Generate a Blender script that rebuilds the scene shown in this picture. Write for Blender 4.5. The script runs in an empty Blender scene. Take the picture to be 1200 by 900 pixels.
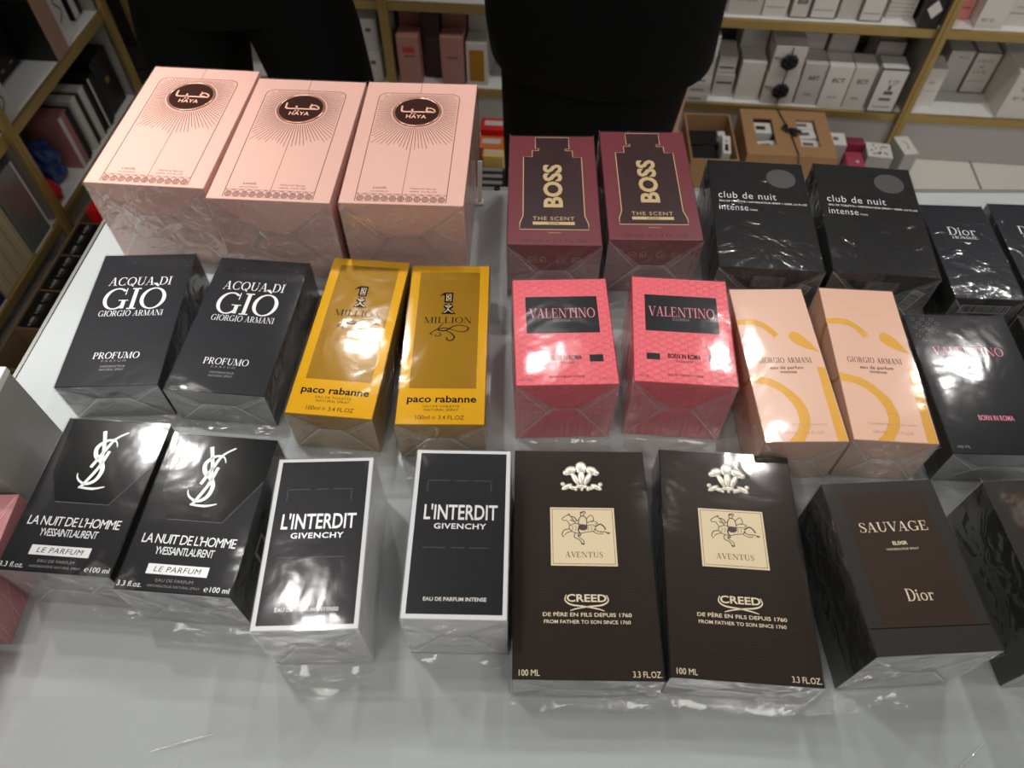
import bpy, bmesh, math, random
from math import sin, cos, pi, radians as R
from mathutils import Vector, Matrix
from mathutils.geometry import tessellate_polygon
random.seed(7)
col = bpy.context.scene.collection
MM = 0.001

# ------------------------------------------------------------------ materials
def lin(c):
    return tuple(((v/255)/12.92 if v/255 <= .04045 else ((v/255+.055)/1.055)**2.4) for v in c) + (1,)
def mat(name, c, rough=.5, metal=0, coat=0, coat_rough=.1, bump=None, emit=0, spec=.5, albedo=None, vary=None):
    m = bpy.data.materials.new(name); m.use_nodes = True
    nt = m.node_tree; b = nt.nodes['Principled BSDF']
    rgb = albedo if albedo else lin(c)
    b.inputs['Base Color'].default_value = rgb
    b.inputs['Roughness'].default_value = rough; b.inputs['Metallic'].default_value = metal
    b.inputs['Coat Weight'].default_value = coat; b.inputs['Coat Roughness'].default_value = coat_rough
    b.inputs['Specular IOR Level'].default_value = spec
    if emit:
        b.inputs['Emission Color'].default_value = rgb; b.inputs['Emission Strength'].default_value = emit
    tc = nt.nodes.new('ShaderNodeTexCoord')
    if vary:                                    # (scale, amount): mottled colour of the surface itself
        n = nt.nodes.new('ShaderNodeTexNoise'); n.inputs['Scale'].default_value = vary[0]; n.inputs['Detail'].default_value = 4
        nt.links.new(tc.outputs['Object'], n.inputs['Vector'])
        mx = nt.nodes.new('ShaderNodeMixRGB'); mx.blend_type = 'MIX'
        mx.inputs[1].default_value = rgb; mx.inputs[2].default_value = tuple(v*(1-vary[1]) for v in rgb[:3])+(1,)
        nt.links.new(n.outputs['Fac'], mx.inputs[0]); nt.links.new(mx.outputs[0], b.inputs['Base Color'])
    if bump:                                    # (scale, strength, distance, stretch)
        n = nt.nodes.new('ShaderNodeTexNoise'); n.inputs['Scale'].default_value = bump[0]; n.inputs['Detail'].default_value = 3
        mp = nt.nodes.new('ShaderNodeMapping'); mp.inputs['Scale'].default_value = bump[3] if len(bump) > 3 else (1,1,1)
        nt.links.new(tc.outputs['Object'], mp.inputs['Vector']); nt.links.new(mp.outputs[0], n.inputs['Vector'])
        bp = nt.nodes.new('ShaderNodeBump'); bp.inputs['Strength'].default_value = bump[1]; bp.inputs['Distance'].default_value = bump[2]
        nt.links.new(n.outputs['Fac'], bp.inputs['Height'])
        nt.links.new(bp.outputs[0], b.inputs['Normal']); nt.links.new(bp.outputs[0], b.inputs['Coat Normal'])
    return m

def film(name, ior, rough, haze, scale, dist, tint=(1,1,1), fine=0):
    """clear wrapping film: transparent, Fresnel gloss, a little white haze, wrinkles"""
    m = bpy.data.materials.new(name); m.use_nodes = True
    nt = m.node_tree; N = nt.nodes; Lk = nt.links; N.clear()
    out = N.new('ShaderNodeOutputMaterial'); tr = N.new('ShaderNodeBsdfTransparent'); gl = N.new('ShaderNodeBsdfGlossy')
    df = N.new('ShaderNodeBsdfDiffuse'); df.inputs['Color'].default_value = (.8,.8,.8,1)
    tr.inputs['Color'].default_value = tint + (1,)
    gl.inputs['Roughness'].default_value = rough; gl.inputs['Color'].default_value = (1,1,1,1)
    tc = N.new('ShaderNodeTexCoord'); oi = N.new('ShaderNodeObjectInfo')
    ad = N.new('ShaderNodeVectorMath'); ad.operation = 'ADD'
    sc = N.new('ShaderNodeVectorMath'); sc.operation = 'SCALE'; sc.inputs['Scale'].default_value = 9
    cx = N.new('ShaderNodeCombineXYZ'); Lk.new(oi.outputs['Random'], cx.inputs[0]); Lk.new(oi.outputs['Random'], cx.inputs[1])
    Lk.new(cx.outputs[0], sc.inputs[0]); Lk.new(tc.outputs['Object'], ad.inputs[0]); Lk.new(sc.outputs[0], ad.inputs[1])
    n = N.new('ShaderNodeTexNoise'); n.inputs['Scale'].default_value = scale; n.inputs['Detail'].default_value = 2.5
    n.inputs['Distortion'].default_value = .6
    Lk.new(ad.outputs[0], n.inputs['Vector'])
    bp = N.new('ShaderNodeBump'); bp.inputs['Strength'].default_value = 1; bp.inputs['Distance'].default_value = dist
    Lk.new(n.outputs['Fac'], bp.inputs['Height'])
    nrm = bp
    if fine:
        n2 = N.new('ShaderNodeTexNoise'); n2.inputs['Scale'].default_value = scale*9; n2.inputs['Detail'].default_value = 3
        Lk.new(ad.outputs[0], n2.inputs['Vector'])
        b2 = N.new('ShaderNodeBump'); b2.inputs['Distance'].default_value = fine; b2.inputs['Strength'].default_value = 1
        Lk.new(n2.outputs['Fac'], b2.inputs['Height']); Lk.new(bp.outputs[0], b2.inputs['Normal']); nrm = b2
    Lk.new(nrm.outputs[0], gl.inputs['Normal'])
    fr = N.new('ShaderNodeFresnel')                 # thin sheet: the same reflectance from either side
    ge = N.new('ShaderNodeNewGeometry'); mi = N.new('ShaderNodeMapRange')
    mi.inputs['To Min'].default_value = ior; mi.inputs['To Max'].default_value = 1/ior
    Lk.new(ge.outputs['Backfacing'], mi.inputs['Value']); Lk.new(mi.outputs[0], fr.inputs['IOR'])
    m1 = N.new('ShaderNodeMixShader'); m2 = N.new('ShaderNodeMixShader')
    m1.inputs[0].default_value = haze
    Lk.new(tr.outputs[0], m1.inputs[1]); Lk.new(df.outputs[0], m1.inputs[2])
    Lk.new(fr.outputs[0], m2.inputs[0]); Lk.new(m1.outputs[0], m2.inputs[1]); Lk.new(gl.outputs[0], m2.inputs[2])
    Lk.new(m2.outputs[0], out.inputs['Surface'])
    return m

M = {}
M['film'] = film('clear_film', 1.34, .105, .002, 24, .0006, fine=.00003)
M['film_end'] = film('folded_film', 1.6, .09, .02, 55, .0045, fine=.00006)
M['film_fold'] = film('doubled_film', 2.2, .10, .10, 60, .0050, fine=.0001)
M['film_wrinkled'] = film('wrinkled_film', 1.42, .09, .004, 42, .0019, fine=.00012)
M['film_seam'] = film('film_seam', 3.2, .15, .40, 90, .001)
M['film_skirt'] = film('loose_film', 1.45, .14, .06, 50, .0012, fine=.00004)
M['silver'] = mat('silver_foil', (205,205,205), .35, .35)
M['dim_silver'] = mat('dull_silver_ink', (120,120,122), .5, .2)
M['white_ink'] = mat('white_ink', (215,212,205), .6)
M['cream_ink'] = mat('cream_ink', (215,200,170), .6)
M['black_ink'] = mat('black_ink', (12,10,12), .6, spec=.05)
M['pink_ink'] = mat('pink_ink', (215,120,140), .5)
M['brown_ink'] = mat('brown_foil', (96,52,40), .4, .1)
M['faint_brown'] = mat('faint_brown_ink', (175,125,108), .5)
M['label_grey'] = mat('sticker_grey', (150,150,148), .5)
M['gold_print'] = mat('gold_foil_print', (198,172,126), .35, .3)
def carton_mats():
    c = {}
    c['gio'] = mat('carton_charcoal', (25,26,30), .36, spec=.12, bump=(900,.25,.0002))
    c['mil'] = mat('carton_gold', (176,130,4), .36, .45, spec=.1, bump=(300,.15,.0002))
    c['mil_dark'] = mat('carton_gold_panel', (122,88,2), .34, .45, spec=.1, bump=(420,.25,.0003))
    c['don'] = mat('carton_coral', (222,86,98), .38)
    c['si'] = mat('carton_nude', (212,166,140), .33)
    c['uom'] = mat('carton_graphite', (22,22,25), .34, spec=.12, bump=(260,.2,.0003))
    c['sau'] = mat('carton_umber_edge', (46,43,40), .4, spec=.12)
    c['sau_in'] = mat('carton_umber_panel', (50,38,31), .42, spec=.12)
    c['cre'] = mat('carton_espresso', (38,30,24), .36, spec=.12, bump=(120,.25,.0003,(.25,14,1)))
    c['int'] = mat('carton_white_edge', (205,205,206), .35)
    c['int_in'] = mat('carton_slate_panel', (30,30,33), .34, spec=.12, bump=(500,.2,.0002))
    c['ysl'] = mat('carton_onyx', (19,19,22), .34, spec=.12, bump=(700,.2,.0002))
    c['ysl_hex'] = mat('carton_onyx_gloss', (8,8,10), .2, spec=.12)
    c['bos'] = mat('carton_burgundy', (104,36,46), .32)
    c['bos_in'] = mat('carton_burgundy_dark', (44,14,20), .3)
    c['clu'] = mat('carton_black', (15,15,17), .34, spec=.12)
    c['clu_disc'] = mat('carton_grey_disc', (56,56,58), .35)
    c['hom'] = mat('carton_midnight', (15,18,25), .32, spec=.15)
    c['hay'] = mat('carton_blush', (228,178,164), .36)
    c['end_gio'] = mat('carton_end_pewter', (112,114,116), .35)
    c['end_ysl'] = mat('carton_end_film_glare', (150,152,152), .35)  # dark cartons: the folded film's reflection is painted into the end colour
    c['end_cre'] = mat('carton_end_reflection', (140,142,142), .4)  # film reflection put into the colour of the brown carton's ends
    c['end_uom'] = mat('carton_end_dim_reflection', (84,84,86), .4)  # fainter film reflection, painted likewise on the graphite ends
    c['black_side'] = mat('carton_black_side', (6,6,7), .35, spec=.15)
    return c
CM = carton_mats()
# embossed triangle lattice on the coral carton
def lattice(m, k, dist):
    nt = m.node_tree; N = nt.nodes; Lk = nt.links; b = N['Principled BSDF']
    tc = N.new('ShaderNodeTexCoord'); acc = None
    for a in (0, 60, 120):
        mp = N.new('ShaderNodeMapping'); mp.inputs['Rotation'].default_value = (0,0,R(a)); Lk.new(tc.outputs['Object'], mp.inputs['Vector'])
        w = N.new('ShaderNodeTexWave'); w.inputs['Scale'].default_value = k; w.bands_direction = 'X'; Lk.new(mp.outputs[0], w.inputs['Vector'])
        p = N.new('ShaderNodeMath'); p.operation = 'POWER'; p.inputs[1].default_value = 9; Lk.new(w.outputs['Fac'], p.inputs[0])
        if acc is None: acc = p
        else:
            x = N.new('ShaderNodeMath'); x.operation = 'MAXIMUM'; Lk.new(acc.outputs[0], x.inputs[0]); Lk.new(p.outputs[0], x.inputs[1]); acc = x
    bp = N.new('ShaderNodeBump'); bp.inputs['Distance'].default_value = dist; Lk.new(acc.outputs[0], bp.inputs['Height']); Lk.new(bp.outputs[0], b.inputs['Normal'])
lattice(CM['don'], 62, .0002)

# ------------------------------------------------------------------ mesh builder
class MB:
    def __init__(s): s.v = []; s.f = []; s.mi = []; s.sm = []; s.mats = []
    def m(s, mt):
        if mt not in s.mats: s.mats.append(mt)
        return s.mats.index(mt)
    def add(s, vs, fs, mt, smooth=False):
        o = len(s.v); s.v += [tuple(p) for p in vs]; k = s.m(mt)
        for f in fs: s.f.append([o+i for i in f]); s.mi.append(k); s.sm.append(smooth)
    def box(s, x0, x1, y0, y1, z0, z1, mt, bev=0, rot=None, seg=2, side=None, end=None):
        bm = bmesh.new(); bmesh.ops.create_cube(bm, size=1)
        for v in bm.verts: v.co = Vector(((x0+x1)/2+v.co.x*(x1-x0), (y0+y1)/2+v.co.y*(y1-y0), (z0+z1)/2+v.co.z*(z1-z0)))
        if bev: bmesh.ops.bevel(bm, geom=bm.edges[:], offset=bev, segments=seg, affect='EDGES', profile=.5)
        if rot is not None:
            for v in bm.verts: v.co = rot @ v.co
        bm.normal_update(); bm.verts.index_update()
        top = []; oth = []; en = []
        for f in bm.faces: (top if ((side is None and end is None) or f.normal.z > .6) else en if (end and abs(f.normal.y) > .9) else oth).append([v.index for v in f.verts])
        vs = [v.co[:] for v in bm.verts]
        s.add(vs, top, mt)
        if oth: s.add(vs, oth, side or mt)
        if en: s.add(vs, en, end)
        bm.free()
    def poly(s, pts, z, mt, fn=None):
        tri = tessellate_polygon([[Vector((p[0], p[1], 0)) for p in pts]])
        a = 0
        for i in range(len(pts)):
            p, q = pts[i], pts[(i+1) % len(pts)]; a += p[0]*q[1]-q[0]*p[1]
        fs = []
        for t in tri:
            p, q, r = (pts[i] for i in t)
            cr = (q[0]-p[0])*(r[1]-p[1])-(q[1]-p[1])*(r[0]-p[0])
            fs.append(t if cr > 0 else t[::-1])
        vs = [(p[0], p[1], z) for p in pts]
        if fn: vs = [fn(v) for v in vs]
        s.add(vs, fs, mt)
    def ribbon(s, pts, w, z, mt, closed=False, fn=None, sm=3):
        """stroke of width w (number or list) along a smoothed polyline"""
        P = [Vector((p[0], p[1])) for p in pts]; n = len(P)
        W = w if isinstance(w, (list, tuple)) else [w]*n
        if sm > 1 and n > 2:
            Q = []; WW = []
            rng = n if closed else n-1
            for i in range(rng):
                a, b, c, d = (P[(i-1) % n] if closed or i > 0 else P[0]), P[i], P[(i+1) % n], (P[(i+2) % n] if closed or i+2 < n else P[-1])
                for k in range(sm):
                    t = k/sm
                    Q.append(.5*((2*b)+(c-a)*t+(2*a-5*b+4*c-d)*t*t+(3*b-a-3*c+d)*t**3)); WW.append(W[i]*(1-t)+W[(i+1) % n]*t)
            if not closed: Q.append(P[-1]); WW.append(W[-1])
            P, W, n = Q, WW, len(Q)
        L_ = []; R_ = []
        for i in range(n):
            a = P[i-1] if (i > 0 or closed) else P[i]; b = P[(i+1) % n] if (i < n-1 or closed) else P[i]
            d = (b-a); d = d.normalized() if d.length > 1e-9 else Vector((1,0)); nn = Vector((-d.y, d.x))*W[i]/2
            L_.append(P[i]+nn); R_.append(P[i]-nn)
        vs = [(p.x, p.y, z) for p in L_]+[(p.x, p.y, z) for p in R_]
        if fn: vs = [fn(v) for v in vs]
        fs = []
        for i in range(n if closed else n-1):
            j = (i+1) % n; fs.append([n+i, n+j, j, i])
        s.add(vs, fs, mt)
    def quad(s, a, b, c, d, mt): s.add([a, b, c, d], [[0,1,2,3]], mt)
    def ellipse(s, cx, cy, rx, ry, z, mt, n=48): s.poly([(cx+rx*cos(2*pi*i/n), cy+ry*sin(2*pi*i/n)) for i in range(n)], z, mt)
    def ring(s, cx, cy, rx, ry, w, z, mt, n=48): s.ribbon([(cx+rx*cos(2*pi*i/n), cy+ry*sin(2*pi*i/n)) for i in range(n)], w, z, mt, closed=True, sm=1)
    def blob(s, cx, cy, z, rx, ry, rz, ang, mt):
        bm = bmesh.new(); bmesh.ops.create_uvsphere(bm, u_segments=14, v_segments=8, radius=1)
        c, q = cos(ang), sin(ang)
        vs = [(cx+c*v.co.x*rx-q*v.co.y*ry, cy+q*v.co.x*rx+c*v.co.y*ry, z+v.co.z*rz) for v in bm.verts]
        s.add(vs, [[v.index for v in f.verts] for f in bm.faces], mt, True); bm.free()
    def lathe(s, prof, mt, cx=0, cy=0, n=24, smooth=True):
        vs = []; fs = []
        for r, z in prof:
            for i in range(n): vs.append((cx+r*cos(2*pi*i/n), cy+r*sin(2*pi*i/n), z))
        for k in range(len(prof)-1):
            for i in range(n):
                j = (i+1) % n; fs.append([k*n+i, k*n+j, (k+1)*n+j, (k+1)*n+i])
        s.add(vs, fs, mt, smooth)
    def tube(s, pts, r, mt, n=8):
        P = [Vector(p) for p in pts]; vs = []; fs = []
        for i, p in enumerate(P):
            d = (P[min(i+1, len(P)-1)]-P[max(i-1, 0)]).normalized()
            a = d.cross(Vector((0,0,1)) if abs(d.z) < .9 else Vector((1,0,0))).normalized(); b = d.cross(a)
            for k in range(n): vs.append(tuple(p+a*r*cos(2*pi*k/n)+b*r*sin(2*pi*k/n)))
        for i in range(len(P)-1):
            for k in range(n):
                j = (k+1) % n; fs.append([i*n+k, i*n+j, (i+1)*n+j, (i+1)*n+k])
        fs.append(list(range(n))[::-1]); fs.append([(len(P)-1)*n+k for k in range(n)])
        s.add(vs, fs, mt, True)
    def build(s, name, parent=None, loc=None, rot=0, scale=1):
        me = bpy.data.meshes.new(name)
        me.from_pydata([(a*scale, b*scale, c*scale) for a, b, c in s.v], [], s.f)
        for mt in s.mats: me.materials.append(mt)
        me.polygons.foreach_set('material_index', s.mi); me.polygons.foreach_set('use_smooth', s.sm)
        me.update()
        o = bpy.data.objects.new(name, me); col.objects.link(o)
        if parent: o.parent = parent
        if loc: o.location = loc
        o.rotation_euler.z = rot
        return o

# ------------------------------------------------------------------ lettering
_cache = {}
def glyphs(txt, bold, shear, space):
    key = (txt, bold, shear, space)
    if key in _cache: return _cache[key]
    c = bpy.data.curves.new('lettering_curve', 'FONT'); c.body = txt; c.size = 1; c.offset = bold; c.shear = shear; c.space_character = space
    c.resolution_u = 3
    o = bpy.data.objects.new('lettering_curve', c); col.objects.link(o)
    dg = bpy.context.evaluated_depsgraph_get(); dg.update()
    me = bpy.data.meshes.new_from_object(o.evaluated_get(dg))
    vs = [v.co[:] for v in me.vertices]; fs = [list(p.vertices) for p in me.polygons]
    bpy.data.objects.remove(o); bpy.data.curves.remove(c); bpy.data.meshes.remove(me)
    _cache[key] = (vs, fs); return vs, fs
_cap = None
def T(mb, txt, x0, x1, y, h, z, mt, bold=0, shear=0, space=1, fn=None, flat=None):
    """sans lettering: cap height h on baseline y, from x0 to x1"""
    global _cap
    if _cap is None:
        v, _ = glyphs('H', 0, 0, 1); _cap = max(p[1] for p in v)
    vs, fs = glyphs(txt, bold, shear, space)
    if not vs: return
    a = min(p[0] for p in vs); b = max(p[0] for p in vs); k = (x1-x0)/(b-a); q = h/_cap
    out = [(x0+(p[0]-a)*k, y+p[1]*q, z) for p in vs]
    # make the faces look up
    p = fs[0]; A, B, C_ = (Vector(out[i]) for i in p[:3])
    if (B-A).cross(C_-A).z < 0: fs = [f[::-1] for f in fs]
    if fn: out = [fn(v) for v in out]
    mb.add(out, fs, mt)
def scribble(mb, x0, x1, y, h, z, mt, seed=1, fn=None):
    """a line of fine print too small to read"""
    rq = random.Random(seed); x = x0
    while x < x1-h*.4:
        w = h*rq.uniform(.35, .75); k = rq.choice((0,1,2))
        pts = [[(x,y),(x,y+h),(x+w*.8,y+h*.5),(x+w*.8,y)], [(x+w*.8,y+h),(x,y+h*.7),(x,y+h*.2),(x+w*.8,y)], [(x,y+h),(x+w*.4,y),(x+w*.8,y+h)]][k]
        mb.ribbon(pts, h*.16, z, mt, sm=1, fn=fn); x += w+h*.12
        if rq.random() < .15: x += h*.5
TK, TN = .15, .055
def rc(x0, y0, x1, y1): return [[(x0,y0),(x1,y0),(x1,y1),(x0,y1)]]
def sl(xb, xt, w, y0=0, y1=1): return [[(xb,y0),(xb+w,y0),(xt+w,y1),(xt,y1)]]
def rg(cx, cy, rx, ry, tx, ty, a0, a1, n=18):
    o = []
    for i in range(n):
        a, b = R(a0+(a1-a0)*i/n), R(a0+(a1-a0)*(i+1)/n)
        o.append([(cx+(rx-tx)*cos(a), cy+(ry-ty)*sin(a)), (cx+rx*cos(a), cy+ry*sin(a)), (cx+rx*cos(b), cy+ry*sin(b)), (cx+(rx-tx)*cos(b), cy+(ry-ty)*sin(b))])
    return o
def sstroke():
    c = [(.56,.76,.03),(.50,.93,.04),(.32,.985,.05),(.14,.90,.10),(.12,.72,.13),(.26,.58,.14),(.44,.46,.14),(.56,.28,.13),(.50,.09,.09),(.30,.015,.05),(.12,.06,.04),(.06,.25,.03)]
    o = []; L_ = []
    for i, (x, y, w) in enumerate(c):
        a = c[max(i-1,0)]; b = c[min(i+1,len(c)-1)]; d = Vector((b[0]-a[0], b[1]-a[1])).normalized(); L_.append(((x-d.y*w/2, y+d.x*w/2), (x+d.y*w/2, y-d.x*w/2)))
    for i in range(len(L_)-1): o.append([L_[i][0], L_[i][1], L_[i+1][1], L_[i+1][0]])
    return o
G = {
 'A': (sl(.07,.37,.045)+sl(.60,.36,.15)+rc(.2,.33,.64,.37)+rc(-.02,0,.2,TN)+rc(.50,0,.87,TN), .86),
 'C': (rg(.46,.5,.46,.51,.14,TN,48,312)+rc(.75,.68,.785,1)+rc(.75,0,.785,.3), .84),
 'D': (rc(.08,0,.22,1)+rg(.34,.5,.48,.5,.14,TN,-90,90)+rc(0,1-TN,.36,1)+rc(0,0,.36,TN), .84),
 'E': (rc(.08,0,.22,1)+rc(0,1-TN,.64,1)+rc(.2,.5,.5,.54)+rc(0,0,.68,TN)+rc(.60,.74,.64,1)+rc(.64,0,.68,.27)+rc(.47,.4,.5,.64), .74),
 'F': (rc(.08,0,.22,1)+rc(0,1-TN,.62,1)+rc(.2,.5,.48,.54)+rc(0,0,.32,TN)+rc(.58,.74,.62,1)+rc(.45,.4,.48,.64), .68),
 'G': (rg(.46,.5,.46,.51,.14,TN,48,320)+rc(.75,.68,.785,1)+rc(.70,.04,.84,.42)+rc(.58,.40,.93,.44), .94),
 'H': (rc(.08,0,.22,1)+rc(.68,0,.82,1)+rc(.2,.49,.7,.53)+rc(0,0,.32,TN)+rc(.58,0,.9,TN)+rc(0,1-TN,.32,1)+rc(.58,1-TN,.9,1), .92),
 'I': (rc(.09,0,.23,1)+rc(0,0,.32,TN)+rc(0,1-TN,.32,1), .36),
 'L': (rc(.08,0,.22,1)+rc(0,1-TN,.34,1)+rc(0,0,.66,TN)+rc(.62,0,.66,.3), .7),
 'M': (rc(.1,0,.14,1)+sl(.44,.08,.15)+sl(.50,.84,.04)+rc(.84,0,.98,1)+rc(0,0,.25,TN)+rc(.74,0,1.08,TN)+rc(0,1-TN,.2,1)+rc(.86,1-TN,1.08,1), 1.1),
 'N': (rc(.1,0,.14,1)+sl(.70,.08,.16)+rc(.78,0,.82,1)+rc(0,0,.26,TN)+rc(.68,1-TN,.94,1)+rc(0,1-TN,.22,1), .94),
 'O': (rg(.47,.5,.47,.51,.14,TN,0,360,30), .95),
 'P': (rc(.08,0,.22,1)+rg(.32,.72,.34,.28,.13,TN,-90,90)+rc(0,1-TN,.34,1)+rc(.2,.44,.34,.48)+rc(0,0,.32,TN), .70),
 'Q': (rg(.47,.5,.47,.51,.14,TN,0,360,30)+sl(.66,.42,.16,-.14,.2), .95),
 'R': (rc(.08,0,.22,1)+rg(.32,.72,.34,.28,.13,TN,-90,90)+rc(0,1-TN,.34,1)+rc(.2,.44,.36,.48)+rc(0,0,.32,TN)+sl(.62,.34,.15,0,.46)+rc(.60,0,.84,TN), .82),
 'S': (sstroke()+rc(.55,.72,.585,1)+rc(.04,0,.075,.3), .64),
 'T': (rc(.33,0,.47,1)+rc(0,1-TN,.8,1)+rc(0,.72,.04,1)+rc(.76,.72,.8,1)+rc(.23,0,.57,TN), .82),
 'U': (rc(.1,.3,.24,1)+rc(.72,.3,.76,1)+rg(.43,.33,.33,.34,.13,TN,180,360)+rc(0,1-TN,.34,1)+rc(.62,1-TN,.86,1), .88),
 'V': (sl(.38,.06,.15)+sl(.42,.76,.045)+rc(-.02,1-TN,.3,1)+rc(.64,1-TN,.9,1), .86),
 'i': (rc(.08,0,.2,.62)+rc(0,0,.28,TN)+rc(0,.58,.1,.62)+rg(.14,.82,.085,.085,.085,.085,0,360,12), .32),
 'o': (rg(.32,.31,.32,.32,.11,TN,0,360,24), .68),
 'r': (rc(.08,0,.2,.62)+rc(0,0,.32,TN)+rc(0,.58,.1,.62)+rg(.36,.38,.2,.24,.05,.07,45,150)+rg(.47,.52,.06,.06,.06,.06,0,360,10), .54),
 'n': (rc(.08,0,.2,.62)+rc(0,0,.28,TN)+rc(0,.58,.1,.62)+rc(.46,0,.58,.4)+rg(.34,.38,.24,.24,.11,.05,0,160)+rc(.38,0,.66,TN), .70),
 ' ': ([], .38), "'": (rc(.06,.7,.16,1), .22),
}
def S(mb, txt, x0, x1, y, h, z, mt, gap=.07, fn=None, fat=1):
    polys = []; x = 0
    for ch in txt:
        acc = ch == 'Ò'
        g, w = G['O' if acc else ch]
        for p in g: polys.append([(a+x, b) for a, b in p])
        if acc: polys.append([(x+.3,1.22),(x+.5,1.07),(x+.56,1.07),(x+.46,1.24)])
        x += w+gap
    x -= gap; k = (x1-x0)/x
    for p in polys:
        vs = [(x0+a*k, y+b*h, z) for a, b in p]
        A, B, C_ = (Vector(v) for v in vs[:3]); f = [0,1,2,3]
        if (B-A).cross(C_-A).z + (Vector(vs[2])-Vector(vs[0])).cross(Vector(vs[3])-Vector(vs[0])).z < 0: f = [3,2,1,0]
        if fn: vs = [fn(v) for v in vs]
        mb.add(vs, [f], mt)

# ------------------------------------------------------------------ scene tree helpers
def empty(name, loc=(0,0,0), rz=0, parent=None):
    o = bpy.data.objects.new(name, None); col.objects.link(o); o.location = loc; o.rotation_euler.z = rz
    o.empty_display_size = .02
    if parent: o.parent = parent
    return o
def tag(o, label=None, cat=None, group=None, kind=None):
    if label: o['label'] = label
    if cat: o['category'] = cat
    if group: o['group'] = group
    if kind: o['kind'] = kind
    return o
def copy_tree(o, parent=None):
    c = o.copy(); col.objects.link(c)
    if parent: c.parent = parent
    for ch in [x for x in bpy.data.objects if x.parent == o]: copy_tree(ch, c)
    return c

# ------------------------------------------------------------------ the perfume cartons on the counter (millimetres)
def wrap_mesh(W, L, H, seed, skirt=8, top=None):
    """cellophane: shell round the carton, folded flaps on both ends, loose lip at the foot"""
    r = random.Random(seed); mb = MB(); e = .45
    a, b = W/2+e, L/2+e; f = M['film']; t = H+e
    # shell (top + long sides), finely divided and slightly slack
    def sheet(p00, p10, p11, p01, n, m_, mt, amp, nrm):
        vs = []; fs = []
        P = [Vector(q) for q in (p00, p10, p11, p01)]
        ph = [r.uniform(0, 6.28) for _ in range(6)]
        for j in range(m_+1):
            for i in range(n+1):
                u, v = i/n, j/m_
                q = P[0]*(1-u)*(1-v)+P[1]*u*(1-v)+P[2]*u*v+P[3]*(1-u)*v
                edge = min(1, 12*min(u, 1-u))*min(1, 12*min(v, 1-v))
                w = (sin(u*5+ph[0]+v*3)+sin(v*7+ph[1]-u*2)+.5*sin(u*17+ph[2])*sin(v*13+ph[3]))/2.5
                vs.append(tuple(q+Vector(nrm)*(amp*edge*(w*.5+.5))))
        for j in range(m_):
            for i in range(n):
                k = j*(n+1)+i; fs.append([k, k+1, k+n+2, k+n+1])
        mb.add(vs, fs, mt, True)
    sheet((-a,-b,t), (a,-b,t), (a,b,t), (-a,b,t), 14, 20, top or f, .35, (0,0,1))
    sheet((a,-b,.3), (a,b,.3), (a,b,t), (a,-b,t), 14, 5, M['film_end'], 1.2, (1,0,0))
    sheet((-a,b,.3), (-a,-b,.3), (-a,-b,t), (-a,b,t), 14, 5, M['film_end'], 1.2, (-1,0,0))
    for sgn in (-1, 1):                                  # both ends
        def Y(d): return sgn*(b+d)
        def q(pts, mt):
            if sgn > 0: pts = [(-x, d, z) for x, d, z in pts]
            mb.add([(x, Y(d), z) for x, d, z in pts], [list(range(len(pts)))], mt)
        k = min(.36*W, .62*H); hm = H*r.uniform(.5,.62)
        j = lambda s=1.5: r.uniform(-s, s)
        q([(-a,0,.3),(a,0,.3),(a,0,t),(-a,0,t)], M['film_end'])
        # side triangles folded in first
        q([(-a,.15,.5),(-a+k*1.15,.9,hm+j()),(-a,.15,t)], M['film_fold'])
        q([(a,.15,t),(a-k*1.15,.9,hm+j()),(a,.15,.5)], M['film_fold'])
        # top flap folded down, bottom flap folded up over it
        c0 = a-k+j(); c1 = a-k+j()
        q([(-a,.3,t),(-c0,1.3+abs(j(.5)),hm-3),(c1,1.1+abs(j(.5)),hm-3+j()),(a,.3,t)], M['film_end'])
        q([(-a,.6,.4),(a,.6,.4),(c1-1,1.9,hm+3+j()),(-c0+1,1.7,hm+3)], M['film_fold'] if r.random() > .4 else M['film_end'])
        # heat-seal seams along the flap edges
        def seam(p0, p1, w=.45):
            dx, dz = p1[0]-p0[0], p1[2]-p0[2]; l = math.hypot(dx, dz); nx, nz = -dz/l*w/2, dx/l*w/2
            q([(p0[0]-nx,p0[1],p0[2]-nz),(p1[0]-nx,p1[1],p1[2]-nz),(p1[0]+nx,p1[1],p1[2]+nz),(p0[0]+nx,p0[1],p0[2]+nz)][::1], M['film_seam'])
        seam((-a,2.0,t-.4), (-c0,2.0,hm-3)); seam((c1,2.0,hm-3), (a,2.0,t-.4))
        seam((-a,2.2,.6), (-c0+1,2.2,hm+3)); seam((c1-1,2.2,hm+3), (a,2.2,.6))
        seam((-c0+1,2.3,hm+3), (c1-1,2.3,hm+3), .35)
        # crumpled centre
        for _ in range(7):
            x = r.uniform(-c0*.8, c1*.8); z = r.uniform(H*.15, H*.75); an = r.uniform(-.9, .9); l = r.uniform(3, 11)*H/45
            seam((x-l/2*cos(an),2.5,z-l/2*sin(an)), (x+l/2*cos(an),2.6,z+l/2*sin(an)), r.uniform(.15,.4))
        # loose lip at the foot
        if skirt and sgn < 0:
            n = 12; vs = []
            for jx in range(n+1):
                u = -a+2*a*jx/n; s_ = skirt*(.6+.4*sin(jx*.9+seed))*min(1, .45+3*min(jx/n, 1-jx/n))
                vs += [(u, -b-1.6, 3.2), (u, -b-2.2-s_*.45, 1.2+.5*sin(jx*2.1)), (u*1.015, -b-2.4-s_, .35+.25*sin(jx*1.3))]
            fs = []
            for jx in range(n):
                for kk in range(2): fs.append([jx*3+kk, jx*3+kk+1, (jx+1)*3+kk+1, (jx+1)*3+kk])
            mb.add(vs, fs, M['film_skirt'], True)
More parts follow.
